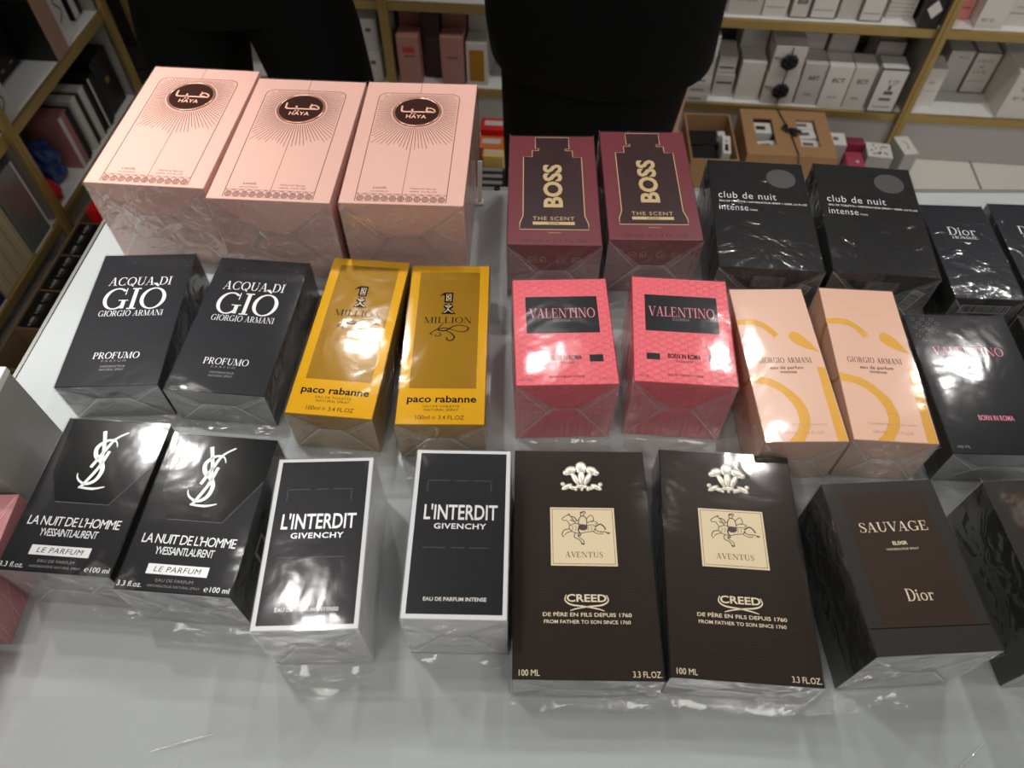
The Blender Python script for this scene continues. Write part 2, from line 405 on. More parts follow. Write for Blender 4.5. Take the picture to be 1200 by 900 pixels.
    # bright creases where the film turns over the long edges
    for sx in (-1, 1):
        mb.add([(sx*a,-b,t-.6),(sx*a,b,t-.6),(sx*(a-.3),b,t+.05),(sx*(a-.3),-b,t+.05)], [[0,1,2,3] if sx > 0 else [3,2,1,0]], M['film_end'])
    return mb

def barcode(mb, x0, x1, z0, z1, y, paper, ink, seed=1, tilt=0):
    r = random.Random(seed)
    cx, cz = (x0+x1)/2, (z0+z1)/2
    def tr(p): return (cx+cos(tilt)*(p[0]-cx)-sin(tilt)*(p[2]-cz), p[1], cz+sin(tilt)*(p[0]-cx)+cos(tilt)*(p[2]-cz))
    mb.add([tr(p) for p in [(x0,y,z0),(x1,y,z0),(x1,y,z1),(x0,y,z1)]], [[0,1,2,3]], paper)
    x = x0+1.5
    while x < x1-1.5:
        w = r.choice((.3,.5,.8)); mb.add([tr(p) for p in [(x,y-.05,z0+1.6),(x+w,y-.05,z0+1.6),(x+w,y-.05,z1-.8),(x,y-.05,z1-.8)]], [[0,1,2,3]], ink); x += w+r.choice((.3,.6))

DIM = {'gio':(76.6,138.4,40.2),'mil':(64.3,157.6,45),'don':(72.5,101.3,69.5),'si':(58.4,144,50.8),'uom':(80.2,129.8,39.1),
       'sau':(71.7,108.8,68.5),'cre':(90.2,156.7,36),'int':(62.3,114,63.6),'ysl':(72.4,111.7,53.4),'bos':(78.1,144.5,62.7),
       'clu':(85.5,137.3,55),'hom':(55.9,113.4,45),'hay':(101.9,170,88.4)}

def art(k, mb, W, L, H, root):
    """printing, panels and relief on the up-facing front of each kind"""
    z1, z2, z3 = H+.06, H+.12, H+.18
    if k == 'gio':
        s = M['silver']
        S(mb, 'ACQUA DI', -26, 25, 33.6, 9.2, z1, s); S(mb, 'GIÒ', -26, 24.5, 7.4, 23, z2, s, gap=.02)
        S(mb, 'GIORGIO ARMANI', -25.5, 25.5, .2, 6, z1, s)
        S(mb, 'PROFUMO', -17.3, 17.8, -43, 6.2, z1, M['silver'])
        T(mb, 'PARFUM', -9.8, 8.6, -46.2, 1.7, z1, M['dim_silver'], space=1.6); T(mb, 'VAPORISATEUR', -9.5, 9.5, -51.5, 2, z1, M['dim_silver'])
        T(mb, 'NATURAL SPRAY', -9.2, 9.2, -54.6, 2, z1, M['dim_silver'])
    elif k == 'mil':
        mb.poly([(-24.5,-47),(25,-47),(24.5,71),(-24.5,71)], z1, CM['mil_dark'])
        b = M['black_ink']; g = M['gold_print']
        mb.poly([(-3.4,37.5),(3.6,37.5),(3.6,48.7),(-3.4,48.7)], z2, b); mb.poly([(-6,46),(-3,45),(-3,48.7),(-5.5,47.4)], z2, b)
        mb.poly([(-2.6,36.5),(2.8,36.5),(4.4,33),(2,30.5),(4.6,28),(6.3,25.5),(-5.2,25.5),(-3.6,28),(-1.6,30.5),(-4,33)], z2, b)
        mb.ribbon([(-1.6,46.8),(1.8,46.8),(1.8,39.3),(-1.6,39.3)], .5, z3, g, closed=True, sm=1)
        mb.ribbon([(-.9,40.5),(.8,42),(-.8,44),(.9,45.8)], .7, z3, g); mb.ribbon([(-2.6,34.6),(.2,32.4),(3,34.6)], .6, z3, g)
        mb.ribbon([(-3.2,27),(-.6,29.2),(.1,31.5),(.9,29.2),(4.2,27)], .6, z3, g); mb.ring(.2,34.6,1,1,.4,z3,g,16)
        mb.ring(-6.2,45.4,.9,.9,.5,z2,b,12)
        S(mb, 'MILLION', -18, 19.5, 16.1, 6.2, z2, b)
        mb.ribbon([(-2.9,15.4),(-5.6,12.1),(-6.3,9.0),(-.5,8.6),(6.9,13.7),(14.7,13.0),(17.1,10.2),(13,7.2),(6.2,8.6),(-.7,11.1),(-7.3,9.5),(-11,7)], [.5,.8,1.1,1.2,.8,.6,1.1,.7,.5,.8,.9,.5], z2, b, sm=5)
        mb.ribbon([(-.5,8.6),(4.4,5.4),(6.5,1.7),(4.2,-1.5),(.9,-.8),(.8,1.6)], [.6,1,1.2,1.1,.8,1.2], z2, b, sm=5)
        mb.ribbon([(-11,7),(-12.6,5),(-10.6,4.4)], .7, z2, b, sm=4); mb.ribbon([(-6,6.5),(-4,4),(-7.5,2.5),(-8.5,4.5)], .7, z2, b, sm=4)
        T(mb, 'paco rabanne', -25, 25.5, -59.4, 5.8, z1, b, bold=.022)
        T(mb, 'EAU DE TOILETTE', -13, 13.5, -63.9, 1.9, z1, b); T(mb, 'NATURAL SPRAY', -12, 13, -67, 1.9, z1, b)
        T(mb, '100ml ℮ 3.4 FL.OZ', -17.6, 17.2, -74.4, 3.5, z1, b)
    elif k == 'don':
        b = M['black_ink']
        mb.poly([(-27,-3.6),(27.2,-3.6),(27.4,32.4),(-27,32.4)], z1, CM['uom'])
        S(mb, 'VALENTINO', -24.4, 25, 11, 9.6, z2, M['pink_ink']); T(mb, 'DONNA', -6.5, 6, 7.1, 2.8, z2, M['dim_silver'], space=1.2)
        mb.poly([(-27,-30.6),(-17.4,-30.6),(-17.4,-24.8),(-27,-24.8)], z1, CM['uom']); mb.poly([(17.4,-30.6),(27.2,-30.6),(27.2,-24.2),(17.4,-24.2)], z1, CM['uom'])
        T(mb, 'BORN IN ROMA', -11.6, 11.8, -28.6, 4.1, z1, b, bold=.03); T(mb, 'INTENSE', -6, 6, -32.4, 2.1, z1, b)
        T(mb, 'EAU DE PARFUM INTENSE', -12.6, 12.6, -44.6, 1.9, z1, b)
        T(mb, '100 ML', -33.4, -24.5, -47, 2.3, z1, CM['bos']); T(mb, '3.4 FL.OZ.', 22.5, 33.4, -47, 2.3, z1, CM['bos'])
    elif k == 'si':
        g = mat('gold_leaf', (194,146,62), .38, .3, spec=.1, bump=(700,.6,.0004)); b = M['black_ink']
        x = -W/2+.3
        up = [(x,39),(-21,40.4),(-14.5,39.6),(-9,36.6),(-4.2,32),(.6,24.9),(-3.4,21.4),(-8.6,29.5),(-13,33),(-19,34.6),(x,34.3)]
        mb.poly(up, z1, g)
        mb.poly([(x,-13.2),(-14.2,-17.4),(-7,-22.5),(-1.7,-28.5),(3.6,-36),(6.2,-44.5),(6.6,-52),(4.8,-60),(1.5,-66),(-2.3,-71.8),(-13,-71.8),(-8,-66.5),(-4.2,-61),(-1.8,-55.5),(-1.2,-50),(-1.8,-44),(-4.2,-37.5),(-8,-31),(-12.6,-26.5),(-19,-22.8),(x,-20.6)], z1, g)
        mb.poly([(8.2,23.4),(9.6,26.4),(13,27.4),(16.5,25.6),(20.5,20.5),(28,7.2),(18.5,10.8),(11.5,15.4),(8.4,19.8)], z1, g)
        mb.poly([(22.5,-7),(28.2,-7.6),(28.4,-71.8),(21.4,-71.8)], z1, g)
        # the curve carried round onto the left side
        n = 16; o = []; i_ = []
        for q in range(n+1):
            t = pi*q/n; o.append((11.5+27.5*cos(t), 28*sin(t))); i_.append((11.5-1+(22.8+1)*cos(t)-.5, 22*sin(t)))
        xs = -W/2-.06
        for q in range(n):
            p = [(xs, o[q][0], H-.3-o[q][1]), (xs, o[q+1][0], H-.3-o[q+1][1]), (xs, i_[q+1][0], H-.3-i_[q+1][1]), (xs, i_[q][0], H-.3-i_[q][1])]
            mb.add([(a_, b_-1.4 if 0 else b_*1.02-1.5, c_) for a_, b_, c_ in p], [[0,1,2,3]], g)
        S(mb, 'GIORGIO ARMANI', -20.4, 19.8, -3, 5, z2, b, gap=.13); T(mb, 'eau de parfum', -12.4, 12, -8.8, 3, z2, b); T(mb, 'intense', -5.8, 6.4, -12.6, 2.9, z2, b)
        T(mb, 'VAPORISATEUR NATURAL SPRAY', -16, 17.6, -58.4, 1.3, z2, M['faint_brown']); T(mb, '100 ML ℮ 3.4 FL.OZ', -14.5, 13.2, -65.6, 2, z2, M['faint_brown'])
    elif k == 'uom':
        S(mb, 'VALENTINO', -27.2, 26.8, 23.6, 8.4, z1, M['pink_ink']); T(mb, 'UOMO', -5, 5.6, 19, 2.8, z1, M['dim_silver'])
        T(mb, 'BORN IN ROMA', -12.4, 13.2, -36, 4.2, z1, M['pink_ink'], bold=.02)
        T(mb, '100 ML', -35.4, -26.2, -60.4, 2.4, z1, M['dim_silver']); T(mb, 'EAU DE TOILETTE', 14, 34, -57.4, 1.9, z1, M['brown_ink']); T(mb, 'VAPORISATEUR SPRAY', 14, 34, -60.4, 1.9, z1, M['brown_ink'])
        for i in range(3):
            for j in range(6):
                cx, cy = -34+i*7.4+(j % 2)*3.6, 60-j*4.2 if i < 3 else 0
                if i+j < 6: mb.ring(cx, cy, 1.7, 1.7, .22, z1, M['dim_silver'], 6)
    elif k == 'sau':
        mb.poly([(-26.5,-39),(27,-39.4),(27,46.6),(-26.5,46.6)], z1, CM['sau_in'])
        S(mb, 'SAUVAGE', -21.3, 21.7, 19.8, 6.4, z2, M['cream_ink']); T(mb, 'ELIXIR', -4, 5.2, 11, 2.2, z2, M['cream_ink'], bold=.03)
        T(mb, 'VAPORISATEUR SPRAY', -9.2, 10.8, 7.5, 1.4, z2, M['cream_ink'])
        S(mb, 'Dior', -7.2, 9, -24, 7.4, z2, M['cream_ink'])
        mb.poly([(-35,-39.2),(35,-39.8),(35,-39.2),(-35,-38.6)], z2, CM['black_side'])
    elif k == 'cre':
        w = M['cream_ink']; sv = mat('silver_relief', (215,210,195), .32, .5)
        c = MB()
        for a_ in [(1,64.6,4.3,5.2,0),(-6.4,62.4,4.6,3.5,.5),(8.2,62.4,4.6,3.5,-.5),(1,57,2.6,6,0),(-3.4,56.2,2.2,5.6,.45),(5.4,56.2,2.2,5.6,-.45),(-9.4,60.6,2.6,2.4,0),(11.2,60.6,2.6,2.4,0),
                   (-9.2,49.6,4.4,2,.5),(11,49.6,4.4,2,-.5),(-5,48.8,3.4,1.7,-.2),(7,48.8,3.4,1.7,.2),(1,50,4.6,1.8,0),(-12,51.6,1.8,1.8,0),(13.8,51.6,1.8,1.8,0),(1,47.6,1.3,1.3,0),(-3,47.4,1.2,1.2,0),(5,47.4,1.2,1.2,0)]:
            c.blob(a_[0], a_[1], H+.1, a_[2], a_[3], .9, a_[4], sv)
        tag(c.build('crest', root, scale=MM), 'raised silver three-feather crest')
        pnl = MB(); cm_ = mat('cream_label_paper', (214,196,160), .45)
        pnl.box(-21, 22, -7.6, 33.8, H, H+.35, cm_, .1)
        zz = H+.42; bi = mat('label_ink', (70,52,44), .5)
        pnl.ribbon([(-19.6,-6.2),(20.6,-6.2),(20.6,32.4),(-19.6,32.4)], .4, zz, bi, closed=True, sm=1)
        S(pnl, 'AVENTUS', -11.6, 12.8, -1.8, 3.8, zz, bi)
        def st(p, w_=.45): pnl.ribbon(p, w_, zz, bi, sm=4)
        hb_ = [(-8,20.6),(-4,22),(2,20.8),(7,21.2),(9,19.4),(7.6,16.8),(3,16),(-2,15),(-6.4,16.2),(-8.4,18.4)]
        pnl.ribbon(hb_, .5, zz, bi, closed=True, sm=4)                                                                  # horse trunk
        st([(-8,20.6),(-9.8,24),(-12.4,24.2),(-13,25.6),(-10.4,27.6),(-8.4,28.2),(-6,25.4),(-4.2,22)], .5); st([(-9,27.8),(-8.4,29.2),(-7.6,27.8)], .4)   # neck, muzzle, ear
        st([(-7.6,27),(-5,26.6),(-3.4,24.4)], .7); st([(-8,24.4),(-6,24.8)], .35)
        st([(-8,18),(-11.6,17.4),(-13.4,14.4),(-12.2,12.2)], .6); st([(-6.6,16.4),(-10,15.4),(-11.6,13.6)], .5)
        st([(-4.6,15.4),(-5.4,12.4),(-2,10.4),(-.6,8)], .6); st([(-2.4,15),(-2.8,12.8),(.4,10.2),(1,8.2)], .5); pnl.ellipse(.2,7.6,1.2,.6,zz,bi,10)
        st([(8,18.4),(11,16.4),(14.6,16.4),(17,15.6)], .6); st([(6.8,16.8),(10.4,14.8),(14,15)], .5); pnl.ellipse(17.2,15.4,1.2,.6,zz,bi,10)
        st([(8.8,20),(12,21.8),(14.4,20.2),(15.6,17.8)], .9)                                                              # tail
        st([(-2.2,20.8),(-2,24.8),(-.2,27.4),(2.4,26.8),(3.4,23.6),(3,20.6)], .6); pnl.ring(.4,28.8,1.2,1.3,.6,zz,bi,12); st([(-1,30),(1.8,31),(2.6,29.4)], .7)  # rider
        st([(-1.6,25),(-5,23.4),(-7.4,24.6)], .5); st([(2.8,25.4),(6.4,28.4),(8,25.2),(6.6,23.2)], .5); st([(-.6,21),(-2.6,17.6),(-1.2,14),(-2.8,13.2)], .9)
        pnl.ellipse(.6,19.4,3.2,2.2,zz,bi,14); st([(3.4,22.6),(7,24),(10.4,22.8),(8.6,21.6)], .5)
        for q in range(7): st([(-6.6+q*2.1,20.4),(-6+q*2.1,18.8),(-6.8+q*2.1,17)], .3)
        tag(pnl.build('label_panel', root, scale=MM), 'cream square label with an etched horse and rider')
        T(mb, 'CREED', -11.6, 13.4, -31, 4.6, z1, w, bold=.02)
        mb.ribbon([(-11.8,-26.6),(-12.6,-30.2),(-8.8,-33),(.6,-34.2),(8,-35.6),(11.8,-36.8)], [.5,.8,1,.9,.8,.4], z1, w, sm=4)
        mb.ribbon([(13.4,-26.6),(14.4,-30.2),(10.6,-33),(1.2,-34.2),(-6,-35.6),(-9.6,-36.8)], [.5,.8,1,.9,.8,.4], z1, w, sm=4)
        T(mb, 'DE PÈRE EN FILS DEPUIS 1760', -26.6, 28.4, -40.4, 2.3, z1, w, bold=.012); T(mb, 'FROM FATHER TO SON SINCE 1760', -26, 27.4, -44.8, 2.1, z1, w, bold=.012)
        T(mb, '100 ML', -41.2, -28.8, -76.2, 3.5, z1, w); T(mb, '3.3 FL.OZ.', 26.4, 43.6, -76.4, 3.5, z1, w)
    elif k == 'int':
        mb.poly([(-28.2,-54),(28.4,-54),(28.4,54.4),(-28.2,54.4)], z1, CM['int_in']); s = M['silver']
        T(mb, "L'INTERDIT", -22.8, 23.6, 6.5, 9.9, z2, s, bold=.015); T(mb, 'GIVENCHY', -15.9, 16.8, .1, 3.5, z2, s, bold=.02, space=1.1)
        T(mb, 'EAU DE PARFUM INTENSE', -18.6, 18.7, -46, 2.2, z2, M['white_ink'], bold=.015)
        # faint tone-on-tone broken frames
        for y0 in (34, -12.5):
            for x0, x1 in ((-22,-8),(-4,4),(7,19)):
                mb.ribbon([(x0,y0),(x1,y0)], .35, z2, M['uom_tone'], sm=1)
        for x0 in (-22, 19): mb.ribbon([(x0,33),(x0,26)], .35, z2, M['uom_tone'], sm=1)
    elif k == 'ysl':
        s = M['silver']
        mb.poly([(-32.5,55),(35.8,55),(35.4,23),(16.8,-8.2),(-18.9,-8.2),(-29.2,12.5)], z1, CM['ysl_hex'])
        mb.ribbon([(35.4,23),(16.8,-8.2),(-18.9,-8.2)], .25, z2, M['dim_silver'], sm=1)
        mb.ribbon([(-6.9,46.9),(-2.9,35),(-.6,25.4)], [2.6,2.4,1.8], z2, s)
        mb.ribbon([(10,47),(2.6,41),(-1.6,30),(-5.6,18.2)], [1,1.7,2.4,2.2], z2, s)
        mb.ribbon([(6.2,35),(4.6,38.6),(1.4,40.2),(-3.3,38.9),(-7.2,33.4),(-5.3,27),(-.4,23.2),(2.8,16.9),(1.5,9.4),(-3.6,5.8),(-8.6,7.4),(-11.6,10.4),(-12.4,13.4)], [.5,1,1.5,2.2,2.8,3,3,2.9,2.5,2,1.4,1,.5], z2, s, sm=5)
        mb.ribbon([(2.2,31.5),(-.4,18),(-6.6,3)], [2.2,2.2,2.2], z2, s)
        mb.ribbon([(-8,3.2),(2,2.6),(9.2,4.6)], [1.4,1.8,.7], z2, s)
        T(mb, "LA NUIT DE L'HOMME", -30, 30.2, -24.8, 6.2, z1, s, space=.86); T(mb, 'YVESSAINTLAURENT', -19.2, 18.4, -32, 5, z1, s, space=.85)
        mb.poly([(-20,-44.8),(18.4,-44.8),(18.4,-38.3),(-20,-38.3)], z1, s); T(mb, 'LE PARFUM', -15.6, 14, -43.2, 3.4, z2, M['black_ink'], shear=.15, space=1.1)
        T(mb, 'EAU DE PARFUM', -12.2, 11.2, -49.5, 1.9, z1, M['dim_silver']); T(mb, 'VAPORISATEUR NATURAL SPRAY', -16.4, 16.6, -52.9, 1.5, z1, M['dim_silver'])
        T(mb, '3.3 fl.oz.', -35, -19.6, -53.6, 3.3, z1, M['silver']); T(mb, '℮100 ml', 19.2, 34.8, -53.6, 3.3, z1, M['silver'])
        x = W/2+.08                                   # small square mark on the right side
        for (y0,y1,q0,q1) in ((-20,-4,16,18.5),(-20,-4,32,34.5),(-20,-17.5,16,34.5),(-6.5,-4,16,34.5)):
            mb.add([(x,y0,q0),(x,y1,q0),(x,y1,q1),(x,y0,q1)], [[0,1,2,3]], M['silver'])
    elif k == 'bos':
        o = [(-15.3,70),(15.6,70),(15.5,53.6),(12.1,53.6),(12.1,50.6),(18.4,50.6),(18.4,41.6),(26.4,41.6),(26.2,-37.2),(28.9,-46.6),(28.9,-54),(-28.9,-54),(-28.9,-46.6),(-26.2,-37.2),(-26.2,41.6),(-18.2,41.6),(-18.2,50.6),(-12.1,50.6),(-12.1,53.6),(-15.3,53.6)]
        mb.poly(o, z1, CM['bos_in']); mb.ribbon(o, .75, z2, M['gold_print'], closed=True, sm=1)
        rot = lambda v: (7.2-v[1], v[0], v[2])
        T(mb, 'BOSS', -26.4, 31, 0, 15, z2, M['gold_print'], bold=.035, fn=rot)
        T(mb, 'THE SCENT', -18, 17.2, -42.6, 4.3, z2, M['gold_print'], space=1.15)
        mb.poly([(-18,-48.2),(17.3,-48.2),(17.3,-44.6),(-18,-44.6)], z2, M['gold_print']); T(mb, 'ELIXIR', -4.5, 4.5, -47.5, 2.2, z3, CM['bos_in'])
        T(mb, 'PARFUM', -5, 5, -58.4, 1.2, z1, M['gold_print']); T(mb, '100 mL ℮ 3.3 FL. OZ', -27.4, 27.2, -69, 3.3, z1, CM['bos_in'])
        y = -L/2-.08
        for x, w_ in ((-18,7),(-9,5),(6,7),(19,7)):
            mb.ribbon([(x-w_/2,0),(x+w_/2,0),(x+w_/2,4.6),(x,6),(x-w_/2,4.6)], .5, 0, M['faint_brown'], closed=True, sm=1, fn=lambda v: (v[0], y, v[1]+H-20))
            scribble(mb, x-w_/2+.8, x+w_/2-.4, 1, 2.6, 0, M['faint_brown'], int(x)+40, fn=lambda v: (v[0], y-.02, v[1]+H-20))
        mb.add([(-20,y,2),(17,y,2),(17,y,14),(-20,y,14)], [[0,1,2,3]], CM['bos']) 
        scribble(mb, -18, 15, 8, 3, 0, M['gold_print'], 4, fn=lambda v: (v[0], y-.05, v[1])); scribble(mb, -18, 15, 3.5, 3, 0, M['gold_print'], 5, fn=lambda v: (v[0], y-.05, v[1]))
    elif k == 'clu':
        s = M['silver']
        mb.ellipse(21.5, 46.5, 13, 13, z1, CM['clu_disc'])
        T(mb, 'club de nuit', -36.4, 14.2, 16.8, 8.4, z1, s, bold=0, space=1.1); T(mb, 'EAU DE TOILETTE / VAPORISATEUR SPRAY / 105ML 3.6 FL.OZ', -36, 40, 11.4, 2.1, z1, s, bold=.02)
        T(mb, 'intense', -36.8, -11.8, 1, 8, z1, s, bold=-.004, space=1.1); T(mb, 'MAN', -10.2, -4.2, 1.2, 2.3, z1, s)
        y = -L/2-.08
        barcode(mb, -14, 16, 32, 47, y, CM['clu'], M['dim_silver'], 3)
        mb.ribbon([(-30,46),(-26,46),(-26,42),(-30,42)], .5, 0, M['dim_silver'], closed=True, sm=1, fn=lambda v: (v[0]+10, y, v[1]))
        mb.ribbon([(-31+2*cos(t*pi/6), 44+2*sin(t*pi/6)) for t in range(12)], .5, 0, M['dim_silver'], closed=True, sm=1, fn=lambda v: (v[0], y, v[1]))
        st_ = MB(); barcode(st_, 17, 41, 22, 33, -L/2-.3, M['label_grey'], M['black_ink'], 9, tilt=1.25)
        tag(st_.build('barcode_sticker', root, scale=MM), 'grey barcode sticker stuck aslant')
    elif k == 'hom':
        S(mb, 'Dior', -11.6, 12, 18.2, 10, z1, M['silver']); S(mb, 'HOMME', -10.2, 12, 13.4, 3.3, z2, M['silver'])
        mb.ellipse(1.2, 7.8, 1.6, .9, z1, M['silver'], 10); mb.ellipse(-.2, 8.8, 1.3, .5, z1, M['silver'], 10); mb.ellipse(2.8, 8.6, 1.3, .5, z1, M['silver'], 10)
        mb.ribbon([(-6.9,-43),(-3,-41),(0,-44),(3.3,-42)], .5, z1, M['dim_silver'])
        st_ = MB(); barcode(st_, -20, 20, 28, 38, -L/2-.3, M['label_grey'], M['black_ink'], 5)
        tag(st_.build('barcode_sticker', root, scale=MM), 'light barcode sticker along the lower end')
    elif k == 'hay':
        b = M['brown_ink']; x0, x1, y0, y1, rr = -38, 36.4, -82, 68, 8
        fr = [(x0,y0),(x1,y0)]+[(x1-rr+rr*cos(t), y1-rr+rr*sin(t)) for t in [i*pi/12 for i in range(7)]]+[(x0+rr+rr*cos(t), y1-rr+rr*sin(t)) for t in [pi/2+i*pi/12 for i in range(7)]]
        mb.ribbon(fr, .7, z1, b, closed=True, sm=1)
        cx, cy, mr = -.4, 39.4, 22
        rr_ = random.Random(3)
        for i in range(96):
            a_ = 2*pi*i/96; dx, dy = cos(a_), sin(a_)
            lim = 63-9*abs(cos(a_*5)) - rr_.uniform(0, 8) if dy < -.15 else 999
            t = 999
            if dx > 0: t = min(t, (x1-1.5-cx)/dx)
            if dx < 0: t = min(t, (x0+1.5-cx)/dx)
            if dy > 0: t = min(t, (y1-1.5-cy)/dy)
            t = min(t, lim)
            if dy > 0 and abs(cx+dx*t) > 31 and cy+dy*t > 60: t -= 3
            mb.ribbon([(cx+dx*(mr+1.5), cy+dy*(mr+1.5)), (cx+dx*t, cy+dy*t)], [.62,.5], z1, b, sm=1)
        mb.ribbon([(-.4,18),(-.4,-82)], .4, z1, b, sm=1); mb.ribbon([(-.4,85),(-.4,68)], .4, z1, b, sm=1)
        for i in range(11):                               # scallop border
            c = x0+4+i*6.65
            mb.ring(c, -78.6, 2.6, 2.6, .9, z1, b, 16); mb.ring(c, -78.6, 1.1, 1.1, .8, z1, b, 10)
            mb.ribbon([(c-3.3,-73),(c,-75.4),(c+3.3,-73)], .6, z1, b, sm=1); mb.ribbon([(c-3.3,-74.6),(c,-77)], .3, z1, b, sm=1)
        mb.ribbon([(x0,-72.6),(x1,-72.6)], .3, z1, b, sm=1)
        T(mb, 'Lattafa', -25, -14, -66.4, 3, z1, b); T(mb, 'EAU DE PARFUM', -27, -12.4, -70.4, 1.6, z1, b)
        T(mb, 'Natural Spray', 6, 27, -66.2, 2, z1, b); T(mb, '100ML 3.4 FL.OZ', 5.5, 28, -70, 1.8, z1, b)
        md = MB(); dk = mat('medallion_brown', (70,42,36), .22, .4); rm = mat('medallion_rim', (190,140,118), .25, .6); pk = mat('medallion_letters', (232,175,155), .35)
        n = 56; prof = [(mr,0),(mr,.8),(mr-.6,1.2),(mr-1.8,1.2),(mr-2.2,.7)]
        md.lathe([(r_, H+z_) for r_, z_ in prof], rm, cx, cy, n)
        md.ellipse(cx, cy, mr-2, mr-2, H+.7, dk, n); zz = H+.8
        def st(p, w_): md.ribbon(p, w_, zz, pk, sm=4)
        st([(-14.7,47.6),(-14.6,41),(-12.6,38.9),(-5.2,38.9),(2.6,38.9),(9.6,38.9),(15.6,38.9)], [1.4,1.8,1.9,1.8,1.8,1.8,1.8])
        st([(-5,43),(-5,38.9)], 1.7); st([(15.6,39),(14.8,42.4),(11,44.8),(8,43.4),(8.2,40.6),(12.4,40)], 1.5); st([(7.8,44.2),(8.2,46.6)], 1.1)
        md.ellipse(-2.2, 36, .9, .9, zz, pk, 8); md.ellipse(-5, 36, .9, .9, zz, pk, 8)
        T(md, 'HAYA', -9.6, 8.6, 29.6, 4.6, zz, pk, bold=.03, space=1.15)
        tag(md.build('medallion', root, scale=MM), 'round dark brown medallion with a raised rim')
M['uom_tone'] = mat('tone_on_tone_ink', (62,62,66), .45)

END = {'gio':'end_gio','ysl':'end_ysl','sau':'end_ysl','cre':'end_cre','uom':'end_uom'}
SIDE = {'gio':None,'mil':None,'int':None,'ysl':'black_side','cre':'black_side','sau':'black_side','uom':'black_side','clu':None,'hom':'black_side'}
def make_box(k):
    W, L, H = DIM[k]; root = empty('perfume_box')
    mb = MB(); sd = SIDE.get(k)
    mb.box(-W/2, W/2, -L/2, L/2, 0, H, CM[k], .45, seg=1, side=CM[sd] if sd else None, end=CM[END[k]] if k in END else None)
    art(k, mb, W, L, H, root)
    if k == 'cre':                                    # pale label on the lower end
        st_ = MB(); y = -L/2-.12
        st_.add([(-40,y,4),(6,y,4),(6,y,H-6),(-40,y,H-6)], [[0,1,2,3]], M['label_grey'])
        for i in range(5): st_.ribbon([(-37,9+i*3.6),(-4-4*(i % 2),9+i*3.6)], .7, 0, M['dim_silver'], sm=1, fn=lambda v: (v[0], y-.05, v[1]))
        tag(st_.build('ingredient_sticker', root, scale=MM), 'pale grey sticker with fine print')
    if k == 'mil':
        T(mb, '2', -25, -21, 0, 5, 0, M['brown_ink'], fn=lambda v: (v[0], -L/2-.05, v[1]+20)); mb.ribbon([(-23+3.6*cos(t*pi/8), 22+3.6*sin(t*pi/8)) for t in range(16)], .4, 0, M['brown_ink'], closed=True, sm=1, fn=lambda v: (v[0], -L/2-.05, v[1]))
    c = mb.build('carton', root, scale=MM)
    wm = wrap_mesh(W, L, H, sum(map(ord, k)), 8 if k in ('ysl','int','cre','sau','gio') else 4, M['film_wrinkled'] if k in ('clu','hom') else None)
    wm.build('cellophane_wrap', root, scale=MM)
    return root

